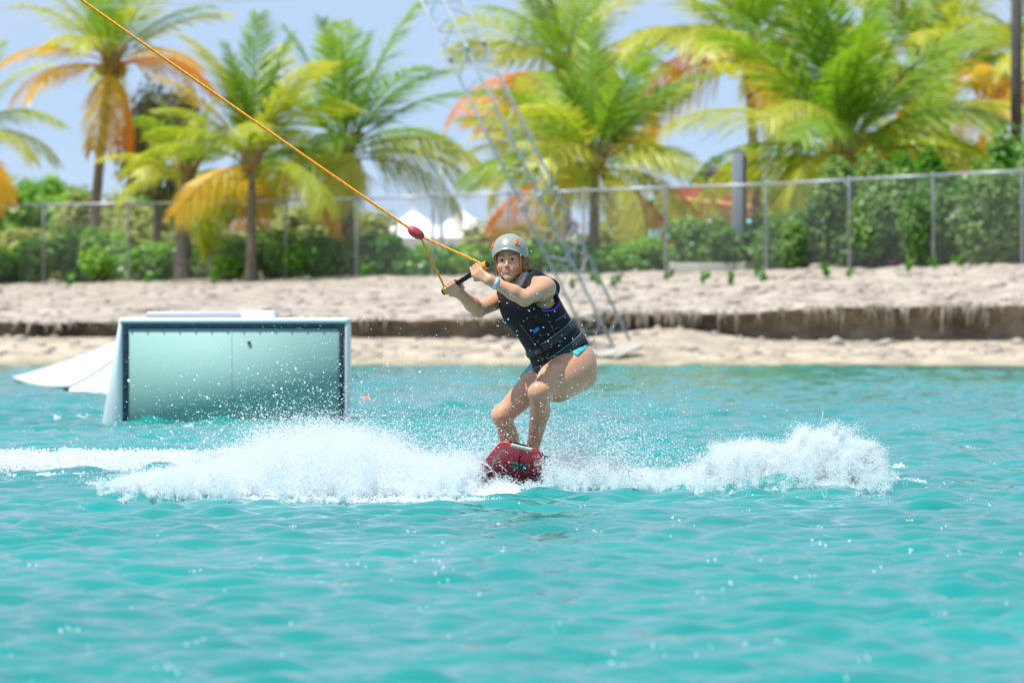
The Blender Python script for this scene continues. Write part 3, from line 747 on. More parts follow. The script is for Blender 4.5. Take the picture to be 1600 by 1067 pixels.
# ------------------------------------------------------------------ stones, roots and weeds of the bank
m_stone = pmat('pale_stone', (.27, .235, .20), .9, .2, scale=2.0, col2=(.46, .41, .36))
k = MB(); ico = bmesh.new(); bmesh.ops.create_icosphere(ico, subdivisions=1, radius=1); iv = np.array([v.co[:] for v in ico.verts]); it = np.array([[v.index for v in f.verts] for f in ico.faces]); ico.free()
for n in range(2300):
    x = rng.uniform(-15, 15); t = rng.uniform(0, 1)
    y = 105.8 + (float(fence_y(x)) - 105.2) * t ** 1.2 if n % 4 else rng.uniform(102.5, 106.2)
    r = .025 + .06 * rng.random() ** 3 + (.09 * rng.random() if rng.random() < .06 else 0)
    z = ground_z(x, y); k.add(iv * rng.uniform(.75, 1.25, iv.shape) * r * np.array([1.3, 1, .7]) + np.array([x, y, z + r * .15]), None, it)
tag(k.build('stones', m_stone, smooth=False), kind='stuff')
m_root = pmat('grey_root', (.38, .34, .28), .9, .1, scale=5, col2=(.26, .21, .15))
k = MB()
for n in range(2000):
    x = rng.uniform(-14, 14); w_ = (.25 + .75 * (x > 1)) * np.clip(.5 + 1.6 * float(vnoise(np.array([x * 1.6]), np.array([2.0]), 88, 3)[0]), .05, 1)
    if rng.random() > w_: continue
    zt = float(lip_z(np.array([x]))[0]); y = float(np.interp(x, tx, ly)) - .02 + rng.uniform(-.12, .10); ln = rng.uniform(.06, .34) * (.6 + .5 * (x > 2)) * (1 if rng.random() < .75 else 1.4)
    p0 = np.array([x, y, zt + rng.uniform(-.04, .06)]); t = np.linspace(0, 1, 5)[:, None]
    k.tube(p0 + np.array([rng.normal(0, .05), .02, -ln]) * t + np.array([rng.normal(0, .02), -.08, 0]) * np.sin(t * 3.1), rng.uniform(.008, .045) * (1 - .7 * t[:, 0]), 4, False)
tag(k.build('hanging_roots', m_root), kind='stuff')
# ------------------------------------------------------------------ foliage materials
def leaf_mat(name, cols, trans=.45, rough=.36):
    m = bpy.data.materials.new(name); m.use_nodes = True; nt = m.node_tree; b = nt.nodes['Principled BSDF']; L = nt.links.new
    a = nt.nodes.new('ShaderNodeAttribute'); a.attribute_name = 'tone'
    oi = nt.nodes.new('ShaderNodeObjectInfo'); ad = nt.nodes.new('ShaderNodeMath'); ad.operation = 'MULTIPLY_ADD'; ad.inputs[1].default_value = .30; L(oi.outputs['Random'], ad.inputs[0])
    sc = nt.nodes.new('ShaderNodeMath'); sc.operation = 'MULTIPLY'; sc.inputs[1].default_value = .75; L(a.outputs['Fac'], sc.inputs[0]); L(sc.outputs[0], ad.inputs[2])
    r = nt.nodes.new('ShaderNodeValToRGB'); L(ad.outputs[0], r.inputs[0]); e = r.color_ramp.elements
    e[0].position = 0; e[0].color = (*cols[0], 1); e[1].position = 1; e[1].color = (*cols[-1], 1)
    for i, c in enumerate(cols[1:-1]): x = e.new((i + 1) / (len(cols) - 1)); x.color = (*c, 1)
    L(r.outputs[0], b.inputs['Base Color']); b.inputs['Roughness'].default_value = rough; b.inputs['Specular IOR Level'].default_value = .4
    tr = nt.nodes.new('ShaderNodeBsdfTranslucent'); hs = nt.nodes.new('ShaderNodeHueSaturation'); hs.inputs['Value'].default_value = 1.5; hs.inputs['Saturation'].default_value = 1.1
    L(r.outputs[0], hs.inputs['Color']); L(hs.outputs[0], tr.inputs[0])
    ms = nt.nodes.new('ShaderNodeMixShader'); ms.inputs[0].default_value = trans; L(b.outputs[0], ms.inputs[1]); L(tr.outputs[0], ms.inputs[2])
    L(ms.outputs[0], nt.nodes['Material Output'].inputs['Surface']); return m
M_FR = {'green': leaf_mat('palm_green', [(.085, .20, .022), (.21, .36, .04), (.42, .48, .09)]),
        'lime': leaf_mat('palm_yellow_green', [(.19, .31, .03), (.44, .47, .06), (.66, .58, .14)]),
        'gold': leaf_mat('palm_gold', [(.32, .29, .035), (.62, .42, .04), (.74, .44, .04)]),
        'rust': leaf_mat('palm_orange', [(.50, .26, .025), (.74, .30, .025), (.70, .22, .025)])}
m_trunk = pmat('palm_trunk', (.15, .12, .10), .9, .15, scale=6, col2=(.27, .225, .19), bump=.6, bscale=14)
m_boot_ = pmat('palm_leaf_base', (.26, .17, .08), .8, .2, scale=10, col2=(.42, .30, .14))
m_nut = pmat('coconut', (.42, .25, .04), .5, .3, scale=8, col2=(.30, .30, .06))

def frond_mesh(name, L_, droop, fold, seed, gap=0.0):
    """a feather palm leaf growing along +X from its stalk, arching under its weight; leaflets hang from the rib"""
    r_ = np.random.default_rng(seed); n = 15; t = np.linspace(0, 1, n)
    ang = -droop * t ** 1.6                                             # slope along the rib
    dx = np.cos(ang) * L_ / (n - 1); dz = np.sin(ang) * L_ / (n - 1)
    C = np.stack([np.r_[0, np.cumsum(dx[:-1])], .10 * L_ * r_.normal() * t ** 2, np.r_[0, np.cumsum(dz[:-1])]], 1)
    k = MB(); tones = []
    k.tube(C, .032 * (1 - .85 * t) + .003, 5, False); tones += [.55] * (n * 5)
    m = 66
    for i in range(m):
        f = .16 + .84 * (i + .5) / m; p = np.array([np.interp(f, t, C[:, c]) for c in range(3)]); sl = np.interp(f, t, ang)
        T = np.array([math.cos(sl), 0, math.sin(sl)]); N = np.array([-math.sin(sl), 0, math.cos(sl)])
        ln = L_ * (.235 * math.sin(math.pi * min(1, .16 + f * .80)) ** .7 + .02) * r_.uniform(.85, 1.12)
        for s in (-1, 1):
            if r_.random() < gap: continue
            sw = r_.normal(0, .14)
            d0 = unit(np.array([0, s, 0]) * (.95 - fold * .35) + T * (.55 + .35 * f + sw) + N * (.22 - fold * .45) + np.array([0, 0, -.10]))
            hang = .28 + fold * .70 + r_.normal(0, .18); w = .0135 + .006 * r_.random(); rows = []
            wd = unit(np.cross(d0, N) + .25 * N * r_.normal())
            for u, ww in ((0, .5), (.35, 1.0), (.72, .75), (1.0, .12)):
                c = p + d0 * ln * u + np.array([0, 0, -1]) * ln * hang * u * u * .75
                rows.append([c - wd * w * ww, c + wd * w * ww])
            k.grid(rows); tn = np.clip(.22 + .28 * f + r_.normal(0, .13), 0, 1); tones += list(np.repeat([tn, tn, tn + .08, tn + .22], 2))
    me = k.mesh(name, True); at = me.attributes.new('tone', 'FLOAT', 'POINT'); at.data.foreach_set('value', np.clip(np.array(tones), 0, 1).astype(np.float32))
    return me
KINDS = {'spear': (.35, .05), 'young': (.85, .15), 'mid': (1.35, .40), 'low': (1.55, .60), 'hang': (1.5, .95)}
FR = {}
def frond(kind, colr, var):
    key = (kind, colr, var)
    if key not in FR:
        dr, fo = KINDS[kind]; me = frond_mesh('frond', 3.3, dr * (1 + .12 * (var - 1)), fo, hash((len(kind), var)) % 1000 + 17 * var, .0 if colr in ('green', 'lime') else .10)
        me.materials.append(M_FR[colr]); FR[key] = me
    return FR[key]
def palm(px, py, cx, cy, D, n, size, warm, label, r0=.17, low=.9, nuts=0, aim=None, name='coconut_palm', trunk=True, seed=0):
    """coconut palm: trunk from photo point px, py up to the crown at cx, cy, n fronds"""
    r_ = np.random.default_rng(1000 + seed)
    top = np.array(P(cx, cy, D)); bx = (px - 800) / FPX * D; base = np.array([bx, D, ground_z(bx, D) - .1])
    root = empty(name, base); tag(root, label, 'palm tree', 'coconut palms behind the fence')
    rel = top - base
    if trunk:
        t = np.linspace(0, 1, 26); bow = np.stack([rel[0] * t ** 1.35, 0 * t, rel[2] * t], 1)
        rad = r0 * (1.0 - .38 * t) * (1 + .05 * np.sin(t * 90)) + .10 * np.exp(-t * 14)
        k = MB(); k.tube(bow, rad, 10); k.build('trunk', m_trunk, root, True)
    k = MB()
    for i in range(12):
        a = i * 2.4; d = np.array([math.cos(a), math.sin(a), .9]); k.tube([rel + np.array([0, 0, -.35]) + d * .08, rel + np.array([0, 0, -.1]) + d * .22, rel + d * .42], [.07, .055, .03], 5)
    k.build('leaf_bases', m_boot_, root, True)
    for i in range(nuts):
        a = r_.uniform(0, 6.28); k = MB(); c = rel + np.array([math.cos(a) * .28, math.sin(a) * .28, -.28 - .1 * r_.random()])
        th = np.linspace(0, np.pi, 7); ph = np.linspace(0, 2 * np.pi, 9)[:-1]
        k.grid([[c + .13 * np.array([math.sin(u) * math.cos(v), math.sin(u) * math.sin(v), 1.2 * math.cos(u)]) for v in ph] for u in th], wrap=True); k.build('coconut', m_nut, root, True)
    n = int(n * 1.02)
    for i in range(n):
        f = (i + .5) / n                                              # 0 youngest .. 1 oldest
        az = i * 2.39996 + r_.normal(0, .25) + seed
        el = 84 - 92 * f ** low + r_.normal(0, 7)
        kind = 'spear' if f < .16 else 'young' if f < .50 else 'mid' if f < .80 else 'low' if f < .94 else 'hang'
        wv = f * .95 + r_.normal(0, .16) + warm
        colr = 'green' if wv < .46 else 'lime' if wv < .93 else 'gold' if wv < 1.13 else 'rust'
        o = link('frond', frond(kind, colr, int(r_.integers(0, 3))), None, root)
        sc = size / 3.3 * (r_.uniform(.86, 1.1)) * (.85 if f < .1 else 1)
        o.matrix_local = Matrix.Translation(rel + np.array([0, 0, .05 - .3 * f])) @ Matrix.Rotation(az, 4, 'Z') @ Matrix.Rotation(-R(el), 4, 'Y') @ Matrix.Rotation(r_.normal(0, .35), 4, 'X') @ Matrix.Scale(sc, 4)
    return root
palm(142, 357, 174, 92, 138, 22, 3.2, .28, 'tall slender palm standing alone at the left, orange frond hanging', .15, .9, 3, seed=1)
palm(-75, 360, -70, 205, 133, 20, 2.9, .28, 'palm cut by the left edge, fronds reaching in', .17, seed=2)
palm(286, 366, 292, 268, 131, 20, 2.0, .20, 'squat palm with a thick pale trunk and drooping skirt', .22, .7, seed=3)
palm(392, 388, 394, 248, 128, 24, 3.1, .26, 'palm in front of the squat palm, slim trunk, amber lower fronds', .13, 1.5, 4, seed=4)
palm(545, 358, 540, 232, 131, 26, 3.5, -.02, 'bright green palm with upright fronds, left of the tents', .18, .85, 4, seed=5)
palm(866, 356, 850, 236, 141, 20, 2.8, .16, 'yellowing palm behind the mast, fronds hanging beside the tents', .19, .75, seed=6)
palm(927, 376, 930, 250, 126, 30, 3.3, .10, 'dense green palm above the rider with an amber skirt', .15, .85, 5, seed=7)
palm(885, 350, 882, 105, 152, 24, 3.8, .12, 'tall palm behind the dense one, crown near the top edge', .17, seed=8)
palm(1187, 380, 1166, 78, 136, 26, 3.7, .16, 'tall palm beside the grey post, crown at the top edge', .15, .85, 4, seed=9)
palm(1325, 330, 1322, 232, 128, 32, 4.5, -.04, 'largest palm with broad glossy fronds above the hedge', .22, 1.1, 5, seed=15)
palm(1480, 330, 1478, 118, 140, 27, 3.8, .28, 'yellow green palm between the largest palm and the dark pole', .17, seed=11)
palm(1650, 330, 1640, 110, 137, 18, 3.2, .10, 'palm cut by the right edge behind the dark pole', .17, seed=12)
palm(1420, 330, 1432, 222, 133, 14, 2.7, .34, 'low palm with orange fronds showing over the hedge', .16, .7, seed=13)

# ------------------------------------------------------------------ shrubs and trees
def leaf_cloud(name, n, rad, leaf, seed, flat=1.0, lobes=7):
    r_ = np.random.default_rng(seed); rad = np.asarray(rad, float)
    lc = r_.normal(0, .42, (lobes, 3)) * rad; lc[:, 2] = np.abs(lc[:, 2]) * .9; lr = r_.uniform(.38, .62, lobes)
    w = r_.integers(0, lobes, n); d = r_.normal(0, 1, (n, 3)); d /= np.linalg.norm(d, axis=1)[:, None]
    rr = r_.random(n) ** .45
    c = lc[w] + d * (rr * lr[w])[:, None] * rad; c[:, 2] += rad[2] * .35
    c[:, 2] = np.maximum(c[:, 2], .02 + .1 * r_.random(n))
    nrm = d + np.array([0, 0, .7]) + r_.normal(0, .45, (n, 3)); nrm /= np.linalg.norm(nrm, axis=1)[:, None]
    t = np.cross(nrm, r_.normal(0, 1, (n, 3))); t /= np.linalg.norm(t, axis=1)[:, None]; s = np.cross(nrm, t)
    sz = leaf * r_.uniform(.6, 1.25, n)[:, None]
    V = np.stack([c - t * sz * .6, c + s * sz * .42 - nrm * sz * .06, c + t * sz * .6, c - s * sz * .42 - nrm * sz * .06], 1).reshape(-1, 3)
    me = mesh_np(name, V, np.arange(n * 4).reshape(-1, 4), smooth=False)
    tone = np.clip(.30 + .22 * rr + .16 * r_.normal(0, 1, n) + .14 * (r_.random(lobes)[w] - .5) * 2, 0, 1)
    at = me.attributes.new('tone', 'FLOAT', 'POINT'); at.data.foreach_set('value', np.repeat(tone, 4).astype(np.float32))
    return me
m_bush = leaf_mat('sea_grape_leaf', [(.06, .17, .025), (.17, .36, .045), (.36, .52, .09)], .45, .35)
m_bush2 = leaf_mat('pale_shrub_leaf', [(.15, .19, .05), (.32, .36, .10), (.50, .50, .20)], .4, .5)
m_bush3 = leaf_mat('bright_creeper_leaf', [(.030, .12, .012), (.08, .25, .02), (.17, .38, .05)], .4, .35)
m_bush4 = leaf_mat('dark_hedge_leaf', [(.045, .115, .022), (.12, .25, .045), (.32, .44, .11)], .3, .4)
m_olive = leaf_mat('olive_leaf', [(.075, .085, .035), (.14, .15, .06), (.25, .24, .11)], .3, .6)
m_stem = pmat('woody_stem', (.13, .095, .06), .9, .1)
CL = {}
def cloud(var, matl, n=1500, rad=(.95, .8, .62), leaf=.15):
    key = (var, matl.name, n, tuple(rad), leaf)
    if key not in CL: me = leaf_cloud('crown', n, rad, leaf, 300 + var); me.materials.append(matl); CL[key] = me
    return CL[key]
def shrub(px, D, top_py, matl, label, var, sx=1.0, group=None, name='shrub', n=1500, leaf=.15, cat='shrub', sink=0.0, rad=(.95, .8, .62)):
    x = (px - 800) / FPX * D; z = ground_z(x, D) - sink
    H_ = EYE + (480 - top_py) / FPX * D - z
    root = empty(name, (x, D, z)); tag(root, label, cat, group)
    rad = (rad[0], rad[1], max(.4, round(H_ / 1.42 * 5) / 5))
    o = link('crown', cloud(var, matl, n, rad, leaf), None, root); s = H_ / (rad[2] * 1.42); o.scale = (sx, sx, s); o.rotation_euler.z = var * 1.7 + px
    k = MB(); 
    for a in range(4): k.tube([(.06 * math.cos(a * 1.6), .06 * math.sin(a * 1.6), -.05), (.3 * sx * math.cos(a * 1.6), .3 * sx * math.sin(a * 1.6), H_ * .55)], [.03, .012], 5)
    k.build('stem', m_stem, root, True)
    return root
def fy_at(px, d):                                   # distance of the fence at photo column px, plus d
    u = (px - 800) / FPX; return 124.0 / (1 + .847 * u) + d
ordn = 'first second third fourth fifth sixth seventh eighth ninth tenth eleventh twelfth'.split()
left = [(-18, 358), (38, 372), (98, 366), (160, 358), (226, 366), (292, 360), (352, 368), (412, 372), (470, 362), (528, 356)]
for i, (px, ty) in enumerate(left):
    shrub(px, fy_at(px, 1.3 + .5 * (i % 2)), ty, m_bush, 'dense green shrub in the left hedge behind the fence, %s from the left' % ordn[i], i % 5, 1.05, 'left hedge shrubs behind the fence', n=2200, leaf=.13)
midl = [(592, 372), (640, 380), (690, 372), (742, 368), (792, 378), (838, 384), (885, 380), (935, 372), (988, 368), (1022, 372)]
for i, (px, ty) in enumerate(midl):
    shrub(px, fy_at(px, 1.2 + .5 * (i % 2)), ty, (m_bush3, m_bush)[i % 2 if i < 8 else 1], 'low bright shrub in the middle hedge behind the fence, %s from the left' % ordn[i], (i + 2) % 5, .95, 'middle hedge shrubs below the tents', n=1800, leaf=.13)
for i, (px, ty) in enumerate([(1075, 366), (1118, 350), (1162, 350), (1212, 322)]):
    shrub(px, fy_at(px, 1.6), ty, m_bush4, ('dark shrub left of the grey post, under the orange slide', 'dark shrub just left of the grey post, tallest there', 'dark shrub directly behind the grey post', 'dark shrub where the tall right hedge begins')[i], (i + 1) % 5, 1.0, n=1800, leaf=.13)
tall = [(1255, 292), (1300, 280), (1350, 268), (1402, 262), (1452, 258), (1504, 256), (1556, 252), (1606, 250), (1650, 250)]
for i, (px, ty) in enumerate(tall):
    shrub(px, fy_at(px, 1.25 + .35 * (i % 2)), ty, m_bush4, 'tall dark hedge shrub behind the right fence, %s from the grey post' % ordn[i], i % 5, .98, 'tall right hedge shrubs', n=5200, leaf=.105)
for i, (px, ty, D_) in enumerate([(1425, 236, 2.6), (1478, 222, 2.8), (1530, 210, 2.7), (1585, 200, 2.8)]):
    shrub(px, fy_at(px, D_), ty, m_bush3, ('bright creeper mound on top of the hedge, lowest at its left end', 'bright creeper mound on the hedge, second from its left end', 'bright creeper mound on the hedge, left of the dark pole', 'highest bright creeper mound, under the dark pole')[i], (i + 3) % 5, .95, 'bright creeper mounds', n=5200, leaf=.13)
for i, (px, ty) in enumerate([(1230, 330), (1285, 325), (1340, 320), (1395, 318), (1450, 316), (1505, 312), (1560, 310), (1615, 308)]):
    shrub(px, fy_at(px, 2.5 + .2 * (i % 2)), ty, m_bush4, 'inner hedge shrub behind the tall right hedge, %s from the grey post' % ordn[i], (i + 1) % 5, 1.1, 'inner right hedge shrubs', n=3000, leaf=.13, sink=.35)
# pale scrub and far trees beyond the fence
scrub = [(20, 325, 150), (95, 322, 156), (175, 318, 150), (240, 322, 146), (330, 318, 150), (430, 322, 152), (492, 318, 148), (570, 345, 150), (1000, 318, 150), (905, 352, 148), (985, 300, 165), (790, 345, 160)]
for i, (px, ty, D_) in enumerate(scrub):
    shrub(px, D_, ty, m_bush2, 'pale yellow green scrub bush beyond the fence, %s from the left' % ordn[sorted(range(12), key=lambda q_: scrub[q_][0]).index(i)], i % 5, 1.5, 'pale scrub beyond the fence', n=1700, leaf=.16, cat='bush', name='scrub_bush')
def tree(px, D, base_r, top_py, cr, matl, label, var, n=2600, leaf=.2):
    x = (px - 800) / FPX * D; z = ground_z(x, D); H_ = EYE + (480 - top_py) / FPX * D - z
    root = empty('tree', (x, D, z)); tag(root, label, 'tree', 'broadleaf trees behind the palms')
    k = MB(); k.tube([(0, 0, -.1), (.1, 0, H_ * .35), (.05, .1, H_ * .75)], [base_r, base_r * .7, base_r * .25], 8)
    for a in range(5): k.tube([(.08, 0, H_ * .4), (cr * .6 * math.cos(a * 1.3), cr * .5 * math.sin(a * 1.3), H_ * .7)], [base_r * .4, base_r * .12], 5)
    k.build('trunk', m_trunk, root, True)
    o = link('crown', cloud(var, matl, n, (1.5, 1.3, 1.0), leaf), None, root); o.location.z = H_ * .34; o.scale = (cr / 1.5, cr / 1.5, H_ * .66 / 1.42)
tree(240, 141, .14, 158, 1.15, m_olive, 'shaggy olive grey tree right of the tall left palm', 2, 4200, .13)
tree(60, 205, .2, 278, 2.3, m_bush, 'round green tree in the distance at the far left', 1)
tree(112, 215, .2, 286, 2.0, m_bush4, 'dark round tree in the distance beside the tall left palm', 3)
tree(205, 200, .2, 268, 1.8, m_bush, 'distant green tree behind the olive tree', 4)
tree(1040, 175, .2, 285, 1.5, m_bush4, 'dark green tree left of the orange slide', 0)
tree(1150, 180, .2, 252, 1.4, m_bush4, 'dark tree showing beside the top of the grey post', 1)
tree(1255, 150, .2, 270, 1.6, m_bush, 'green tree behind the start of the right hedge', 2)
tree(1390, 150, .2, 215, 2.0, m_bush, 'green tree filling the gap behind the largest palm', 3)
tree(1530, 155, .2, 190, 2.2, m_olive, 'olive tree behind the dark pole', 4)
tree(470, 190, .2, 300, 2.2, m_bush2, 'pale tree low in the distance between two palms', 0)
tree(345, 185, .2, 288, 2.0, m_bush2, 'pale tree low in the distance behind the squat palm', 2)
m_fl = pmat('magenta_flower', (.65, .04, .28), .5)
for px, py in ((1507, 268), (1393, 408), (1480, 273), (162, 322), (405, 308)):
    D_ = fy_at(px, .5); c = P(px, py, D_); k = MB()
    for a in range(6): d = np.array([math.cos(a * 1.05), .3 * math.sin(a * 2.1), math.sin(a * 1.05)]); k.add([c, c + Vector(d * .05 + np.array([0, -.02, .02])), c + Vector(d * .085), c + Vector(d * .05 + np.array([.02, -.02, -.02]))], [[0, 1, 2, 3]])
    o = k.build('flower', m_fl); tag(o, 'magenta flower in the leaves at the fence, %s' % {1507: 'on the hedge top beside the dark pole', 1393: 'low in the tall right hedge', 1480: 'on the right top rail', 162: 'by the tall left palm', 405: 'on the rail by the slim palm'}[px], 'flower', 'magenta flowers')
# weeds on the bank
wm = leaf_cloud('weed_leaves', 46, (.16, .14, .13), .075, 77, lobes=4); wm.materials.append(m_bush3)
wl = [(1048, 441), (1104, 447), (1140, 446), (1184, 446), (928, 446), (895, 462), (965, 452), (575, 420), (1420, 424), (1455, 420), (1492, 420), (1290, 436), (1330, 434), (240, 447), (112, 449), (330, 446)]
wt = ['left end of the concrete footing', 'in front of the footing, left half', 'in front of the footing, right half', 'right end of the footing, brightest', 'right of the mast legs under the hedge', 'lowest on the bank behind the mast', 'alone on the bank right of the mast', 'under the tents at the fence foot', 'below the tall hedge, left of three', 'below the tall hedge, middle of three', 'below the tall hedge, right of three', 'right of the footing shadow', 'on the bank under the tall hedge start', 'under the left hedge, near the squat palm', 'under the left hedge, near the tall palm', 'under the left hedge, near the slim palm']
for i, (px, py) in enumerate(wl):
    D_ = fy_at(px, -.5); x = (px - 800) / FPX * D_
    for it_ in range(8):                              # walk down the slope until the pixel fits
        z = ground_z(x, D_); pyy = 480 - (z - EYE) * FPX / D_
        if pyy < py - 2: D_ -= .9
        x = (px - 800) / FPX * D_
    root = empty('weed', (x, D_, ground_z(x, D_))); tag(root, 'small green weed ' + wt[i], 'weed', 'weeds along the bank')
    o = link('leaves', wm, None, root); o.rotation_euler.z = i; sc = .8 + .5 * rng.random(); o.scale = (sc, sc, sc * 1.2)
# ------------------------------------------------------------------ chain link fence
m_galv = pmat('galvanised_steel', (.42, .45, .48), .45, .5, var=.12, scale=5, metal=.35)
m_wire = pmat('galvanised_wire', (.33, .35, .36), .55, .4, metal=.3)
posts = [-62, 68, 200, 328, 447, 557, 676, 795, 912, 1040, 1197, 1327, 1458, 1597, 1730]
tops = [322, 320, 318, 316, 313, 311, 306, 302, 298, 293, 288, 281, 274, 267, 260]
fp = []
for px, tp in zip(posts, tops):
    D_ = fy_at(px, 0); x = (px - 800) / FPX * D_; fp.append((x, D_, ground_z(x, D_), EYE + (480 - tp) / FPX * D_))
fence = empty('chain_link_fence', (0, 124, 1.7)); tag(fence, 'galvanised chain link fence along the top of the bank', 'fence'); FB = np.array([0, 124, 1.7])
for x, y, z0, z1 in fp:
    k = MB(); k.tube(np.array([[x, y, z0 - .1], [x, y, z1 - .01], [x, y, z1 + .03]]) - FB, [.030, .030, .026], 10); k.build('post', m_galv, fence, True)
    k = MB(); zz = np.linspace(0, np.pi, 6); k.tube(np.array([[x, y, z1 + .03 + .035 * t] for t in np.linspace(0, 1, 5)]) - FB, .048 * np.sqrt(np.clip(1 - np.linspace(0, 1, 5) ** 2, .05, 1)), 10); k.build('post_cap', m_galv, fence, True)
for a, c in zip(fp[:-1], fp[1:]):
    A_ = np.array([a[0], a[1], a[3]]) - FB; C_ = np.array([c[0], c[1], c[3]]) - FB; d = (C_ - A_)
    k = MB(); k.tube([A_ + d * .02, A_ + d * .98], .027, 8); k.build('top_rail', m_galv, fence, True)
    W_ = np.linalg.norm(d); H_ = a[3] - a[2]; H2 = c[3] - c[2]; k = MB(); st_ = .064; off = np.array([0, -.045, 0])
    def pt(u, v): return A_ + d * (u / W_) + np.array([0, 0, -1]) * (.02 + v / 1.9 * (H_ + (H2 - H_) * u / W_ - .02)) + off
    for s in (1, -1):
        for u0 in np.arange(-1.9, W_ + 1.9, st_):
            v0, v1 = 0.0, 1.9; ua, ub = u0, u0 + s * 1.9
            lo, hi = .02, W_ - .02
            f = [0.0, 1.0]
            for lim, sg in ((lo, 1), (hi, -1)):
                ta = (lim - ua) / (ub - ua)
                if (ub > ua) == (sg > 0): f[0] = max(f[0], ta)
                else: f[1] = min(f[1], ta)
            if f[1] - f[0] < .01: continue
            p0, p1 = pt(ua + (ub - ua) * f[0], 1.9 * f[0]), pt(ua + (ub - ua) * f[1], 1.9 * f[1])
            w = .0013; o2 = np.array([0, .004 * s, 0]); n_ = np.array([-.7 * s, 0, -.7]) * w
            k.add([p0 + n_ + o2, p1 + n_ + o2, p1 - n_ + o2, p0 - n_ + o2, p0 + np.array([0, -w, 0]) + o2, p1 + np.array([0, -w, 0]) + o2], [[0, 1, 5, 4], [4, 5, 2, 3], [0, 3, 2, 1]])
    k.build('wire_mesh', m_wire, fence, False)

# ------------------------------------------------------------------ grey post on its footing
m_conc = pmat('weathered_concrete', (.33, .315, .28), .9, .2, scale=3, col2=(.44, .42, .375), bump=.4, bscale=16)
D_ = fy_at(1122, .75); x0, x1 = (1046 - 800) / FPX * D_, (1200 - 800) / FPX * D_; zt = EYE + (480 - 411) / FPX * D_; zb = ground_z((x0 + x1) / 2, D_ - .4) - .35
k = MB(); k.box(((x0 + x1) / 2, D_, (zt + zb) / 2), (x1 - x0, .9, zt - zb)); o = k.build('concrete_footing', m_conc); bevel(o, .03); tag(o, 'weathered concrete footing block set in the bank under the fence', 'footing')
m_post = pmat('grey_painted_timber', (.22, .245, .28), .7, .3, scale=2.5, col2=(.27, .30, .34)); m_postd = pmat('post_shaded_side', (.09, .075, .07), .8)
xp = (1155 - 800) / FPX * D_; zp = EYE + (480 - 236) / FPX * D_
root = empty('grey_post', (xp, D_ + .1, zt)); tag(root, 'square grey post with a dark side standing on the concrete footing', 'post')
k = MB(); k.box((-.03, 0, (zp - zt) / 2 - .02), (.235, .26, zp - zt + .04)); bevel(k.build('column', m_post, root), .012)
k = MB(); k.box((.122, .015, (zp - zt) / 2 - .06), (.07, .22, zp - zt - .06)); bevel(k.build('shaded_side', m_postd, root), .006)  # dark slab: shade on the post's right side put into the colour
k = MB(); k.box((-.03, 0, zp - zt + .012), (.25, .275, .03)); bevel(k.build('cap', m_post, root), .006)

# ------------------------------------------------------------------ leaning lattice mast of the cable tow
m_mast = pmat('mast_steel', (.36, .41, .44), .5, .4, var=.15, scale=3, metal=.3)
mb = np.array(P(958, 548, 102.9)); up_ = np.array(P(690, 0, 102.9)) - mb; mdir = unit(up_ + np.array([0, .6, 0])); side = ortho([1, 0, 0], mdir); back = np.cross(mdir, side)
mast = empty('cable_mast', mb); tag(mast, 'leaning triangular steel lattice mast standing on the beach', 'mast')
tri = [side * (-.33) + back * .05, side * .02 - back * .26, side * .36 + back * .10]; Lm = 9.0
for c in tri: k = MB(); k.tube([c - mdir * .05, c + mdir * Lm], .026, 8); k.build('mast_leg', m_mast, mast, True)
nb_ = 14
for i in range(nb_):
    z0, z1 = .25 + i * (Lm - .5) / nb_, .25 + (i + 1) * (Lm - .5) / nb_
    for f in range(3):
        a, c = tri[f], tri[(f + 1) % 3]; zm = (z0 + z1) / 2
        k = MB(); k.tube([a + mdir * z0, c + mdir * zm], .010, 6); k.build('brace', m_mast, mast, True)
        k = MB(); k.tube([c + mdir * zm, a + mdir * z1], .010, 6); k.build('brace', m_mast, mast, True)
for z in (3.1, 6.1):
    for c in tri: k = MB(); k.tube([c + mdir * (z - .03), c + mdir * (z + .03)], .050, 10); k.build('flange', m_mast, mast, True)
# hinge plates and splayed feet at the foot
for c in tri: k = MB(); k.tube([c + mdir * .02, c * 1.5 + np.array([0, 0, -.18])], .026, 6); k.build('foot_strut', m_mast, mast, True)
k = MB(); k.box((0, 0, -.16), (1.1, .8, .07)); bevel(k.build('base_plate', m_mast, mast), .01)
m_slab = pmat('bleached_board', (.32, .30, .27), .85, .2, scale=4, col2=(.42, .40, .36))
for i, (px, py, ln, rz, tilt, lb) in enumerate(((975, 549, .62, .5, .35, 'pale weathered board leaning beside the mast foot'), (944, 560, .5, -.3, .12, 'short pale board lying left of the mast foot'), (915, 556, .35, .2, .2, 'broken pale slab at the left of the mast foot'))):
    D0 = 102.4; c = P(px, py, D0); k = MB(); k.box((0, 0, 0), (ln, .34, .05)); o = k.build('board', m_slab); bevel(o, .008); o.location = (c.x, D0, max(c.z, ground_z(c.x, D0) + .04 + ln * .5 * math.sin(tilt) * .9)); o.rotation_euler = (R(18), -tilt, rz); tag(o, lb, 'board', 'boards at the mast foot')
m_cab = pmat('steel_cable', (.32, .34, .37), .5)
mt = mb + mdir * 7.4
k = MB(); t = np.linspace(0, 1, 30)[:, None]; a_ = np.array(P(-300, 6, 118)); k.tube(a_ + (mt - a_) * t - np.array([0, 0, .22]) * 4 * t * (1 - t), .011, 6)
tag(k.build('overhead_cable', m_cab), 'thin steel cable strung across the sky to the mast', 'cable')
for sx, tx_, nm in ((.36, 851, 'upper'), (.30, 884, 'lower')):
    p0 = mb + mdir * (3.4 if nm == 'upper' else 2.2) + side * sx; k = MB(); k.tube([p0 - mb, p0 - mb + np.array([0, .05, -.75])], .012, 6); k.build('hanging_rod', m_mast, mast, True)
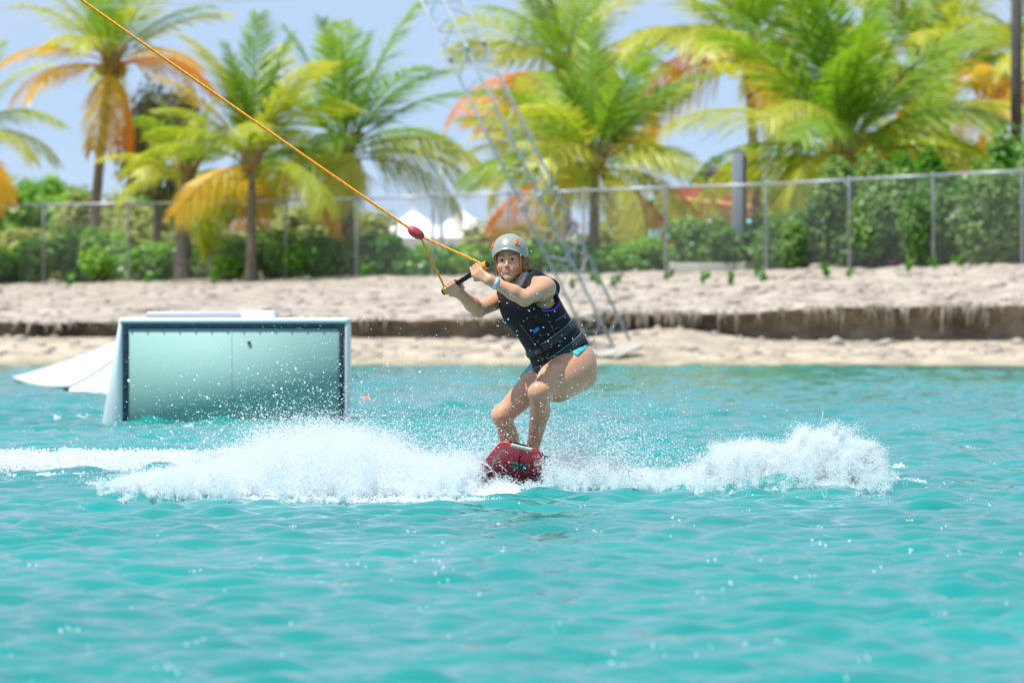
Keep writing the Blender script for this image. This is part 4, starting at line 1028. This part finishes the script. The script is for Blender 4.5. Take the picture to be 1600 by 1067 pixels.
# dark utility pole, thin lamp pole
m_pole = pmat('dark_timber', (.06, .055, .055), .85, .2, scale=4, col2=(.11, .10, .09))
D_ = 127; c = P(1588, 0, D_); z0 = ground_z(c.x, D_); root = empty('utility_pole', (c.x, D_, z0)); tag(root, 'dark round timber pole rising above the right hedge', 'pole')
k = MB(); k.tube([(0, 0, -.2), (0, 0, 8.6)], [.135, .115], 12); k.build('pole', m_pole, root, True)
k = MB(); k.box((0, -.15, 8.2), (1.8, .1, .12)); k.build('crossarm', m_pole, root)
for s in (-.8, -.4, .4, .8): k = MB(); k.tube([(s, -.15, 8.26), (s, -.15, 8.32), (s, -.15, 8.42)], [.03, .05, .02], 8); k.build('insulator', m_conc, root, True)
D_ = 185; c = P(690, 350, D_); z0 = ground_z(c.x, D_); root = empty('lamp_post', (c.x, D_, z0)); tag(root, 'thin grey lamp post standing between the two white tents', 'lamp post')
k = MB(); k.tube([(0, 0, -.1), (0, 0, 3.95)], [.075, .055], 10); k.build('pole', m_mast, root, True)
k = MB(); k.tube([(0, 0, 3.90), (.2, 0, 4.0), (.45, 0, 4.02)], .03, 8); k.build('arm', m_mast, root, True)
k = MB(); k.box((.50, 0, 4.0), (.30, .16, .07)); bevel(k.build('lamp_head', m_mast, root), .02)

# ------------------------------------------------------------------ white tents
m_tent = pmat('white_canvas', (.80, .80, .79), .7, .2, var=.03, scale=2)
for cx, ap, D_, w, lb in ((646, 327, 188, 3.1, 'white peaked tent at the left of the pair beyond the fence'), (722, 327, 196, 3.2, 'white peaked tent at the right of the pair beyond the fence')):
    c = P(cx, ap, D_); z0 = ground_z(c.x, D_); za = c.z - z0; ze = EYE + (480 - 372) / FPX * D_ - z0
    root = empty('marquee', (c.x, D_, z0), .5); tag(root, lb, 'tent', 'white tents')
    rows = []
    for t in np.linspace(0, 1, 9):
        hw = w / 2 * t; z = za - (za - ze) * (1 - (1 - t) ** 1.9); ring = []
        for s in range(4):
            for u in np.linspace(-1, 1, 9)[:-1]:
                a = s * math.pi / 2; p = np.array([hw, hw * u]); ring.append([p[0] * math.cos(a) - p[1] * math.sin(a), p[0] * math.sin(a) + p[1] * math.cos(a), z - .10 * t * (1 - u * u) * 0])
        rows.append(ring)
    k = MB(); k.grid(rows, wrap=True); k.build('roof', m_tent, root, False)
    k = MB(); k.grid([[(x_, y_, z) for x_, y_, _ in rows[-1]] for z in (ze - .002, ze - .28)], wrap=True); k.build('valance', m_tent, root)
    for sx in (-1, 1):
        for sy in (-1, 1): k = MB(); k.tube([(sx * w * .48, sy * w * .48, 0), (sx * w * .48, sy * w * .48, ze - .05)], .035, 8); k.build('pole', m_galv, root, True)
    k = MB(); k.tube([(0, 0, za - .05), (0, 0, za + .10)], [.05, .03], 8); k.build('finial', m_tent, root, True)

# ------------------------------------------------------------------ orange water slide, parasol, far huts
m_or = pmat('orange_fibreglass', (.88, .26, .09), .35, .5, var=.08, scale=1.5); m_red = pmat('slide_rim', (.82, .30, .13), .3)
path = [P(1330, 306, 158), P(1230, 304, 156.5), P(1140, 303, 155), P(1090, 306, 153.5), P(1066, 311, 152), P(1063, 318, 150.8), P(1082, 324, 150), P(1130, 332, 149.6), P(1200, 343, 149.8), P(1290, 352, 150)]
pp = np.array([tuple(p) for p in path]) + np.array([0, 0, .22]); tt_ = np.linspace(0, len(pp) - 1, 60); C = np.stack([np.interp(tt_, np.arange(len(pp)), pp[:, c]) for c in range(3)], 1)
for _ in range(6): C[1:-1] = (C[:-2] + 2 * C[1:-1] + C[2:]) / 4
T = np.gradient(C, axis=0); T /= np.linalg.norm(T, axis=1)[:, None]; Sd = np.cross(T, [0, 0, 1]); Sd /= np.linalg.norm(Sd, axis=1)[:, None]
SB = np.array([pp[5][0] + 1.0, 152.5, ground_z(pp[5][0] + 1, 152.5)])
slide = empty('water_slide', SB); tag(slide, 'orange water slide curving back on itself beyond the fence', 'water slide')
def sec(r, a): return C + Sd * (r * math.cos(a)) + np.array([0, 0, 1.0]) * (r * math.sin(a)) - SB
an = np.linspace(math.pi, 2 * math.pi, 13)
k = MB(); k.grid(np.array([sec(.60, a) for a in an] + [sec(.56, a) for a in an[::-1]])); k.build('flume', m_or, slide, True)
for a in (math.pi, 0): k = MB(); k.tube(sec(.58, a), .06, 6); k.build('rim', m_red, slide, True)
for i in (3, 14, 24, 34, 46, 56):
    p = C[i] - SB; k = MB(); k.tube([(p[0], p[1], -.05), (p[0], p[1], p[2] - .48)], .07, 8); k.build('support', m_galv, slide, True)
D_ = 170; c = P(1108, 300, D_); z0 = ground_z(c.x, D_); root = empty('slide_tower', (c.x, D_, z0)); tag(root, 'small start tower of the slide with a dark roof', 'tower')
zp = c.z - z0
for sx in (-.4, .4):
    for sy in (-.4, .4): k = MB(); k.box((sx, sy, (zp + .5) / 2), (.09, .09, zp + .5)); k.build('leg', m_galv, root)
k = MB(); k.box((0, 0, zp), (1.0, 1.0, .08)); k.build('platform', pmat('deck_blue', (.05, .07, .16), .6), root)
m_pur = pmat('purple_roof', (.10, .06, .16), .6); k = MB(); zz = zp + .5
k.add([(-.5, -.5, zz), (.5, -.5, zz), (.5, .5, zz), (-.5, .5, zz), (0, 0, zz + .35)], [[3, 2, 1, 0]], [[0, 1, 4], [1, 2, 4], [2, 3, 4], [3, 0, 4]]); k.build('roof', m_pur, root)
k = MB(); k.box((.22, -.46, zp + .26), (.5, .03, .42)); k.build('side_panel', pmat('tan_panel', (.55, .35, .15), .6), root)
m_teal = pmat('teal_canvas', (.12, .50, .50), .6, .2, var=.1, scale=3); m_dk = pmat('dark_shade', (.05, .05, .05), .8)
for px, py, w, D_, lb in ((1078, 343, 1.25, 147.6, 'teal parasol under the orange slide, left of the grey post'), (1176, 341, .9, 148, 'teal parasol right of the grey post, under the slide')):
    c = P(px, py, D_); z0 = ground_z(c.x, D_); za = c.z - z0; root = empty('parasol', (c.x, D_, z0)); tag(root, lb, 'parasol', 'teal parasols')
    k = MB(); k.grid([[(r * w * math.cos(a), r * w * math.sin(a), za - .40 * r ** 1.2 - .0 * r) for a in np.linspace(0, 2 * np.pi, 9)[:-1]] for r in (.02, .35, .7, 1)] + [[(w * math.cos(a), w * math.sin(a), za - .52) for a in np.linspace(0, 2 * np.pi, 9)[:-1]]], wrap=True); k.build('canopy', m_teal, root)
    k = MB(); k.tube([(0, 0, 0), (0, 0, za)], .03, 8); k.build('pole', m_galv, root, True)
m_cream = pmat('cream_render', (.62, .56, .48), .85, .2, var=.08, scale=1.2); m_pink = pmat('salmon_roof', (.55, .33, .26), .8, .2, var=.15, scale=3); m_win = pmat('window_glass', (.05, .07, .09), .1)
m_white = pmat('white_paint', (.75, .75, .73), .6)
for px0, px1, ty, D_, wall, lb in ((818, 902, 338, 176, m_cream, 'low cream hut beyond the fence behind the mast'), (936, 1000, 345, 182, m_white, 'small white hut with a salmon roof right of the dense palm trunk'), (362, 430, 343, 178, m_white, 'small pale hut showing behind the slim palm')):
    x0, x1 = (px0 - 800) / FPX * D_, (px1 - 800) / FPX * D_; w = x1 - x0; z0 = ground_z((x0 + x1) / 2, D_); zt = EYE + (480 - ty) / FPX * D_ - z0
    root = empty('hut', ((x0 + x1) / 2, D_, z0)); tag(root, lb, 'hut')
    k = MB(); k.box((0, 0, (zt - .35) / 2), (w * .9, 2.4, zt - .35)); k.build('wall', wall, root)
    k = MB(); k.prism([(-w / 2 - .1, zt - .36), (w / 2 + .1, zt - .36), (w / 2 - .2, zt), (-w / 2 + .2, zt)], -1.4, 1.4); k.build('roof', m_pink, root)
    for s in (-.25, .25):
        f = MB(); f.box((s * w, -1.205, zt * .52), (w * .22, .05, zt * .34)); fo_ = f.build('window', m_white, root)
        f = MB(); f.box((s * w, -1.225, zt * .52), (w * .18, .03, zt * .28)); f.build('pane', m_win, fo_)

# ------------------------------------------------------------------ floating box obstacle with its entry ramp
m_plas = pmat('white_plastic', (.74, .76, .76), .35, .5, var=.05, scale=2, bump=.05, bscale=60)
m_face = pmat('pale_green_panel', (.25, .43, .39), .6, .1, scale=1.2, col2=(.28, .44, .42))
m_frame = pmat('navy_frame', (.012, .03, .055), .35); m_stain = pmat('panel_stain', (.30, .47, .44), .6, .1); m_spot = pmat('rust_spot', (.09, .06, .03), .7)
D_ = 50.4; s_ = FPX / D_
def bx(px): return (px - 800) / s_
def bz(py): return EYE + (480 - py) / s_
OB = np.array([bx(366), D_, 0.0]); box = empty('box_obstacle', OB); tag(box, 'floating white box obstacle with a framed green front panel', 'wakeboard obstacle')
X0_, X1_, ZT, ZB = bx(187) - OB[0], bx(543) - OB[0], bz(497), -.25
xl, xr = bx(192) - OB[0], bx(538) - OB[0]
DP = 1.1
# side wall that leans outward to the left, lid, right wall, rim
def slab(name, pts_front, depth, matl, par, y0=0.0, bw=.012): k = MB(); k.prism([(p[0], p[1]) for p in pts_front], y0, y0 + depth); o = k.build(name, matl, par); bevel(o, bw); return o
xw = bx(152) - OB[0]
slab('left_wall', [(xw, ZB), (xl - .004, ZB), (xl - .004, ZT - .06), (X0_ - .006, ZT - .02)], DP, m_plas, box, .0)
slab('right_wall', [(xr + .004, ZB), (X1_, ZB), (X1_, ZT - .05), (xr + .004, ZT - .05)], DP, m_plas, box)
k = MB(); k.box(((X0_ + X1_) / 2, DP / 2 - .004, ZT - .024), (X1_ - X0_ + .012, DP + .008, .050)); o = k.build('lid', m_plas, box); bevel(o, .022, 3)
k = MB(); k.box(((xl + xr) / 2, .034, (ZT - .06 + ZB) / 2), (xr - xl, .06, ZT - .05 - ZB)); k.build('front_panel', m_face, box)
fw = .046
k = MB(); k.box((xl + fw / 2, .021, (ZT - .05 + ZB) / 2), (fw, .05, ZT - .052 - ZB)); bevel(k.build('frame_bar', m_frame, box), .005)
k = MB(); k.box((xr - fw / 2, .021, (ZT - .05 + ZB) / 2), (fw, .05, ZT - .052 - ZB)); bevel(k.build('frame_bar', m_frame, box), .005)
k = MB(); k.box(((xl + xr) / 2, .019, ZT - .05 - fw * .45), (xr - xl - 2 * fw - .004, .045, fw * .9)); bevel(k.build('frame_bar', m_frame, box), .005)
m_bolt = pmat('dark_bolt', (.06, .08, .10), .4)
for t in np.linspace(.03, .97, 14):
    k = MB(); k.tube([(xl + (xr - xl) * t, -.003, ZT - .05 - fw * .45), (xl + (xr - xl) * t, -.009, ZT - .05 - fw * .45)], .008, 8); k.build('bolt', m_bolt, box, True)
for x in (xl + fw / 2, xr - fw / 2):
    for z in np.linspace(.08, ZT - .14, 7): k = MB(); k.tube([(x, -.003, z), (x, -.009, z)], .008, 8); k.build('bolt', m_bolt, box, True)
pc = lambda px, py: np.array([bx(px) - OB[0], .0025, bz(py)])
# rust spot and seam on the panel
k = MB(); c = pc(389, 535); k.tube([c + np.array([0, -.001, 0]), c + np.array([0, -.006, 0])], .016, 7); k.build('rust_spot', m_spot, box)
k = MB(); k.box(((xl + xr) / 2 - .02, .0030, (ZT + ZB) / 2), (.006, .002, ZT - ZB - .15)); k.build('panel_seam', m_stain, box)
# rail pad and white block on the lid
k = MB(); k.box((bx(325) - OB[0], .80, ZT + .030), ((430 - 222) / s_, .35, .058)); bevel(k.build('grey_pad', pmat('grey_plastic', (.40, .42, .46), .5), box), .02)
k = MB(); k.prism([(bx(376) - OB[0], ZT + .002), (bx(427) - OB[0], ZT + .002), (bx(426) - OB[0], ZT + .066), (bx(372) - OB[0], ZT + .066)], .25, .60); bevel(k.build('white_block', m_plas, box), .01)
# kicker ramp lying farther out behind the box: grey deck rising to the right, flared white flank
KO = np.array(P(150, 612, 69.0)); KO[2] = 0; kick = empty('kicker_ramp', KO); tag(kick, 'low white kicker ramp rising out of the water left of the box', 'wakeboard ramp')
def kp(px, py, D): return np.array(P(px, py, D)) - KO
rows = []; flank = []
for t in np.linspace(0, 1, 20):
    e = t ** 1.12
    far = kp(18, 597.5, 77.6) * (1 - t) + kp(232, 513, 77.0) * t; near = kp(108, 612.5, 69.2) * (1 - t) + kp(232, 520, 69.2) * t
    sag = .035 * math.sin(math.pi * t) - .05 * (1 - t) ** 3
    rows.append([far + (near - far) * u + np.array([0, 0, -sag - .05 * math.sin(math.pi * u) * (1 - t)]) for u in np.linspace(0, 1, 9)])
    n_ = rows[-1][-1]; lo = np.array([n_[0] + .02 + .30 * t, n_[1] - .35 - .25 * t, -.10])
    flank.append([n_ + (lo - n_) * u + np.array([0, .10 * math.sin(math.pi * u) * t, -.006 - .06 * math.sin(math.pi * u) * t]) for u in np.linspace(0, 1, 6)])
k = MB(); k.grid(rows); o = k.build('ramp_deck', pmat('ramp_grey', (.52, .53, .55), .5, .4, var=.06, scale=2), kick, True); o.modifiers.new('solid', 'SOLIDIFY').thickness = -.03
k = MB(); k.grid(flank); o = k.build('ramp_flank', m_plas, kick, True); o.modifiers.new('solid', 'SOLIDIFY').thickness = .02
# small orange buoy far out
c = P(573, 627, 62); k = MB(); th = np.linspace(0, np.pi, 9); ph = np.linspace(0, 2 * np.pi, 15)[:-1]
root = empty('buoy', (c.x, 62, 0.0)); tag(root, 'small orange buoy floating right of the box obstacle', 'buoy')
k.grid([[(.045 * math.sin(u) * math.cos(v), .045 * math.sin(u) * math.sin(v), .012 + .045 * math.cos(u)) for v in ph] for u in th], wrap=True); k.build('float_ball', pmat('buoy_orange', (.85, .18, .05), .4), root, True)
k = MB(); k.tube([(0, 0, .055), (0, 0, .075)], [.012, .006], 8); k.build('eyelet', m_black, root, True)
# ------------------------------------------------------------------ spray and foam: droplets thrown up by the board
m_foam, nt, b = mat('white_water'); b.inputs['Base Color'].default_value = (.80, .84, .86, 1); b.inputs['Roughness'].default_value = .2; b.inputs['Specular IOR Level'].default_value = .5
tr = nt.nodes.new('ShaderNodeBsdfTranslucent'); tr.inputs[0].default_value = (.82, .90, .92, 1); ms = nt.nodes.new('ShaderNodeMixShader'); ms.inputs[0].default_value = .35
nt.links.new(b.outputs[0], ms.inputs[1]); nt.links.new(tr.outputs[0], ms.inputs[2]); nt.links.new(ms.outputs[0], nt.nodes['Material Output'].inputs['Surface'])
def droplets(name, pts, rad, label=None):
    pts = np.asarray(pts, np.float32); rad = np.asarray(rad, np.float32)
    me = bpy.data.meshes.new(name); me.vertices.add(len(pts)); me.vertices.foreach_set('co', pts.ravel())
    a = me.attributes.new('drop_radius', 'FLOAT', 'POINT'); a.data.foreach_set('value', rad); me.materials.append(m_foam)
    o = bpy.data.objects.new(name, me); COL.objects.link(o)
    ng = bpy.data.node_groups.new(name, 'GeometryNodeTree')
    ng.interface.new_socket('Geometry', in_out='INPUT', socket_type='NodeSocketGeometry'); ng.interface.new_socket('Geometry', in_out='OUTPUT', socket_type='NodeSocketGeometry')
    gi = ng.nodes.new('NodeGroupInput'); go = ng.nodes.new('NodeGroupOutput'); mp_ = ng.nodes.new('GeometryNodeMeshToPoints'); na = ng.nodes.new('GeometryNodeInputNamedAttribute'); na.data_type = 'FLOAT'; na.inputs['Name'].default_value = 'drop_radius'
    sm_ = ng.nodes.new('GeometryNodeSetMaterial'); sm_.inputs['Material'].default_value = m_foam
    ng.links.new(gi.outputs[0], mp_.inputs['Mesh']); ng.links.new(na.outputs['Attribute'], mp_.inputs['Radius']); ng.links.new(mp_.outputs[0], sm_.inputs['Geometry']); ng.links.new(sm_.outputs[0], go.inputs[0])
    mod = o.modifiers.new('droplets', 'NODES'); mod.node_group = ng
    return tag(o, kind='stuff')
sr = np.random.default_rng(11)
X_ = lambda px: (px - 800) / FPX * 32.0
U_ = 32.0 / FPX                                                        # metres per photo pixel at the rider
def jets(n, per, x0, x1, hfun, lean, spread, dmid, dspread, r0, power=1.0, scat=.05, xw=None):
    """n ballistic tongues of spray between photo columns x0..x1, reaching hfun(px) pixels high"""
    P_, R_ = [], []
    for i in range(n):
        px = sr.uniform(x0, x1) if xw is None else np.interp(sr.random(), xw[1], xw[0])
        h = max(4, hfun(px)) * U_ * (sr.random() ** power) * 1.05 + .02
        vx = lean(px) * h + sr.normal(0, spread) * h; vy = sr.normal(0, .5) * h
        m = int(per * (.35 + 1.3 * sr.random()) * (.5 + h / .35)); t = sr.random(m) ** .8
        x = X_(px) + sr.normal(0, .05) + vx * t; y = 32 + dmid + sr.normal(0, dspread) + vy * t; z = h * (2 * t - t * t)
        s = scat * (.25 + t) * (h / .3) ** .7
        P_.append(np.stack([x + sr.normal(0, 1, m) * s, y + sr.normal(0, 1, m) * s, np.abs(z + sr.normal(0, 1, m) * s * .8) + .004], 1))
        R_.append(r0 * (1.25 - .65 * t) * np.exp(sr.normal(0, .38, m)))
    return np.vstack(P_), np.concatenate(R_)
pts, rad = [], []
def put(pr): pts.append(pr[0]); rad.append(pr[1])
ipx = lambda xs_, hs_: (lambda px: float(np.interp(px, xs_, hs_)))
# big left-hand sheet: solid low foam, then taller torn tongues, then flying drops
hA = ipx([150, 200, 260, 330, 400, 450, 500, 560, 610, 660, 700, 745, 790], [4, 12, 22, 34, 46, 64, 80, 80, 62, 42, 44, 46, 22])
put(jets(1700, 860, 205, 735, hA, lambda p: -.15, .30, -.75, .60, .0016, 1.15, .050))
put(jets(800, 430, 300, 718, lambda p: .40 * hA(p), lambda p: -.2, .3, -1.2, .45, .0016, .8, .045))
put(jets(520, 120, 380, 640, lambda p: hA(p) * 1.32, lambda p: -.30, .5, -.2, .5, .0019, .5, .040))
hS = ipx([120, 250, 330, 400, 470, 540, 590, 640, 700, 760, 800], [30, 60, 92, 140, 165, 160, 130, 90, 100, 118, 90])
put(jets(650, 17, 150, 780, hS, lambda p: -.2, .7, 0, .6, .0019, .6, .20))
put(jets(200, 6, 300, 640, hS, lambda p: -.2, .7, 0, .6, .0036, .6, .20))
# round the board and to the right
hB = ipx([850, 880, 930, 980, 1040, 1100, 1140, 1180, 1210, 1240, 1262, 1285, 1320, 1350, 1372, 1395, 1490], [40, 48, 36, 22, 18, 28, 56, 64, 42, 54, 90, 64, 68, 44, 24, 9, 3])
put(jets(1000, 480, 860, 1370, hB, lambda p: .08, .30, -.1, .55, .0015, 1.15, .045))
put(jets(430, 1050, 1120, 1350, hB, lambda p: .03, .22, .0, .25, .0018, .6, .028))
put(jets(130, 800, 1235, 1340, lambda p: hB(p) * 1.02, lambda p: .18, .2, .0, .2, .0019, .3, .016))
put(jets(300, 50, 700, 960, ipx([700, 740, 800, 860, 900, 960], [84, 102, 96, 120, 112, 70]), lambda p: (p - 812) / 260, .4, .60, .35, .0024, .7, .09))
put(jets(260, 16, 860, 1110, ipx([860, 900, 1000, 1110], [125, 128, 90, 50]), lambda p: .3, .7, .3, .5, .0021, .55, .18))
put(jets(130, 90, 748, 862, lambda p: 12 + 8 * math.sin(p * .09), lambda p: (p - 806) / 110, .4, -.62, .12, .0020, .9, .03))
# foam lying on the water: along the foot of the spray, the trail to the left and the tail to the right
def foam(n, x0, x1, d0, d1, scale, thr, seed, r0, hz=.02, edge=.25):
    x = sr.uniform(x0, x1, n); d = sr.uniform(d0, d1, n); f = vnoise(x * scale, d * scale * .55, seed, 4)
    e = np.minimum(1, np.minimum((d - d0) / (edge * (d1 - d0)), (d1 - d) / (edge * (d1 - d0))))
    ex = np.minimum(1, np.minimum((x - x0) / .35, (x1 - x) / .35)); k_ = f + .5 * (np.minimum(e, ex) - 1) > thr
    x, d = x[k_], d[k_]; z = wake(x, d) + np.abs(sr.normal(0, hz, len(x)))
    return np.stack([x, d, z], 1), r0 * np.exp(sr.normal(0, .3, len(x)))
put(foam(190000, X_(120), X_(830), 29.7, 32.6, 1.1, -.30, 5, .0036, .010, .5))
put(foam(110000, X_(850), X_(1440), 30.8, 33.2, 1.1, -.18, 6, .0036, .010, .5))
put(foam(420000, -6.2, X_(560), 34.9, 39.9, .7, -.34, 7, .0046, .022, .55))
put(foam(60000, -4.8, -.8, 31.8, 35.6, 2.2, .16, 8, .0046, .008, .4))
put(foam(26000, X_(1330), X_(1530), 31.0, 33.8, 2.2, -.10, 9, .0050, .014, .45))
put(foam(14000, X_(1360), X_(1500), 35.4, 37.6, 2.4, .08, 10, .0056, .012, .45))
put(foam(4000, X_(780), X_(900), 29.4, 30.3, 2.4, .0, 12, .006, .006))
put(foam(3500, (70 - 800) / FPX * 52.5, (150 - 800) / FPX * 52.5, 51.6, 54.2, 2.4, .0, 13, .011, .02))
put(foam(2500, (260 - 800) / FPX * 48, (330 - 800) / FPX * 48, 46.8, 48.6, 2.4, .1, 14, .008, .015))
put(foam(90000, X_(862), X_(1400), 30.7, 32.4, .9, -.5, 16, .0034, .010, .6))
Pn = np.vstack(pts); Rn = np.concatenate(rad)
droplets('spray', Pn, np.clip(Rn, .0008, .009))
print('droplets', len(Pn))
# torn strands of water thrown out of the spray
k = MB(); ns = 0
for i in range(900):
    left_ = sr.random() < .62; px = sr.uniform(330, 770) if left_ else sr.uniform(862, 1380); h = (hA(px) if left_ else hB(px)) * U_ * sr.uniform(.55, 1.3)
    d_ = unit([(-.5 if left_ else .4) + sr.normal(0, .6), sr.normal(0, .3), sr.uniform(.1, 1.2)]); L_ = sr.uniform(.03, .13); t = np.linspace(0, 1, 9)[:, None]
    c = np.array([X_(px) + sr.normal(0, .05), 32 + sr.normal(-.1, .4), max(.03, h)]); n2 = unit(np.cross(d_, sr.normal(0, 1, 3)))
    w_ = sr.uniform(.0012, .0030); k.tube(c + d_ * L_ * (t - .5) + n2 * L_ * .22 * np.sin(t * sr.uniform(2, 6) + sr.uniform(0, 6)), np.clip(w_ * (.25 + np.abs(np.sin(t[:, 0] * sr.uniform(3, 9) + sr.uniform(0, 3)))), .0004, .005), 5)
tag(k.build('water_strands', m_foam, smooth=True), kind='stuff')
# white droplets added on the chop to stand in for sun glints
k_ = 520; d = np.where(sr.random(k_) < .5, sr.uniform(58, 99, k_), np.exp(sr.uniform(math.log(15.5), math.log(60), k_))); x = sr.uniform(-.095, .095, k_) * d
cx_ = np.repeat(np.arange(k_), 3); fx = x[cx_] + sr.normal(0, .02, k_ * 3) * np.sqrt(d[cx_] / 30); fd = d[cx_] + sr.normal(0, .05, k_ * 3)
droplets('glint_flecks', np.stack([fx, fd, waves(fx, fd, fd) * .8 + wake(fx, fd) + .006 + .0001 * fd], 1), np.clip(sr.uniform(.5, 1.3, k_ * 3) * np.where(fd < 27, .0058, .0040) * (fd / 30) ** .5, .002, .012))
# beads of water flying past and clinging to the vest
k_ = 240; a = np.stack([sr.normal(X_(835), .22, k_), 31.4 + sr.normal(0, .18, k_), np.abs(sr.normal(.62, .22, k_)) + .15], 1)
droplets('flying_drops', a, sr.uniform(.0012, .0036, k_))
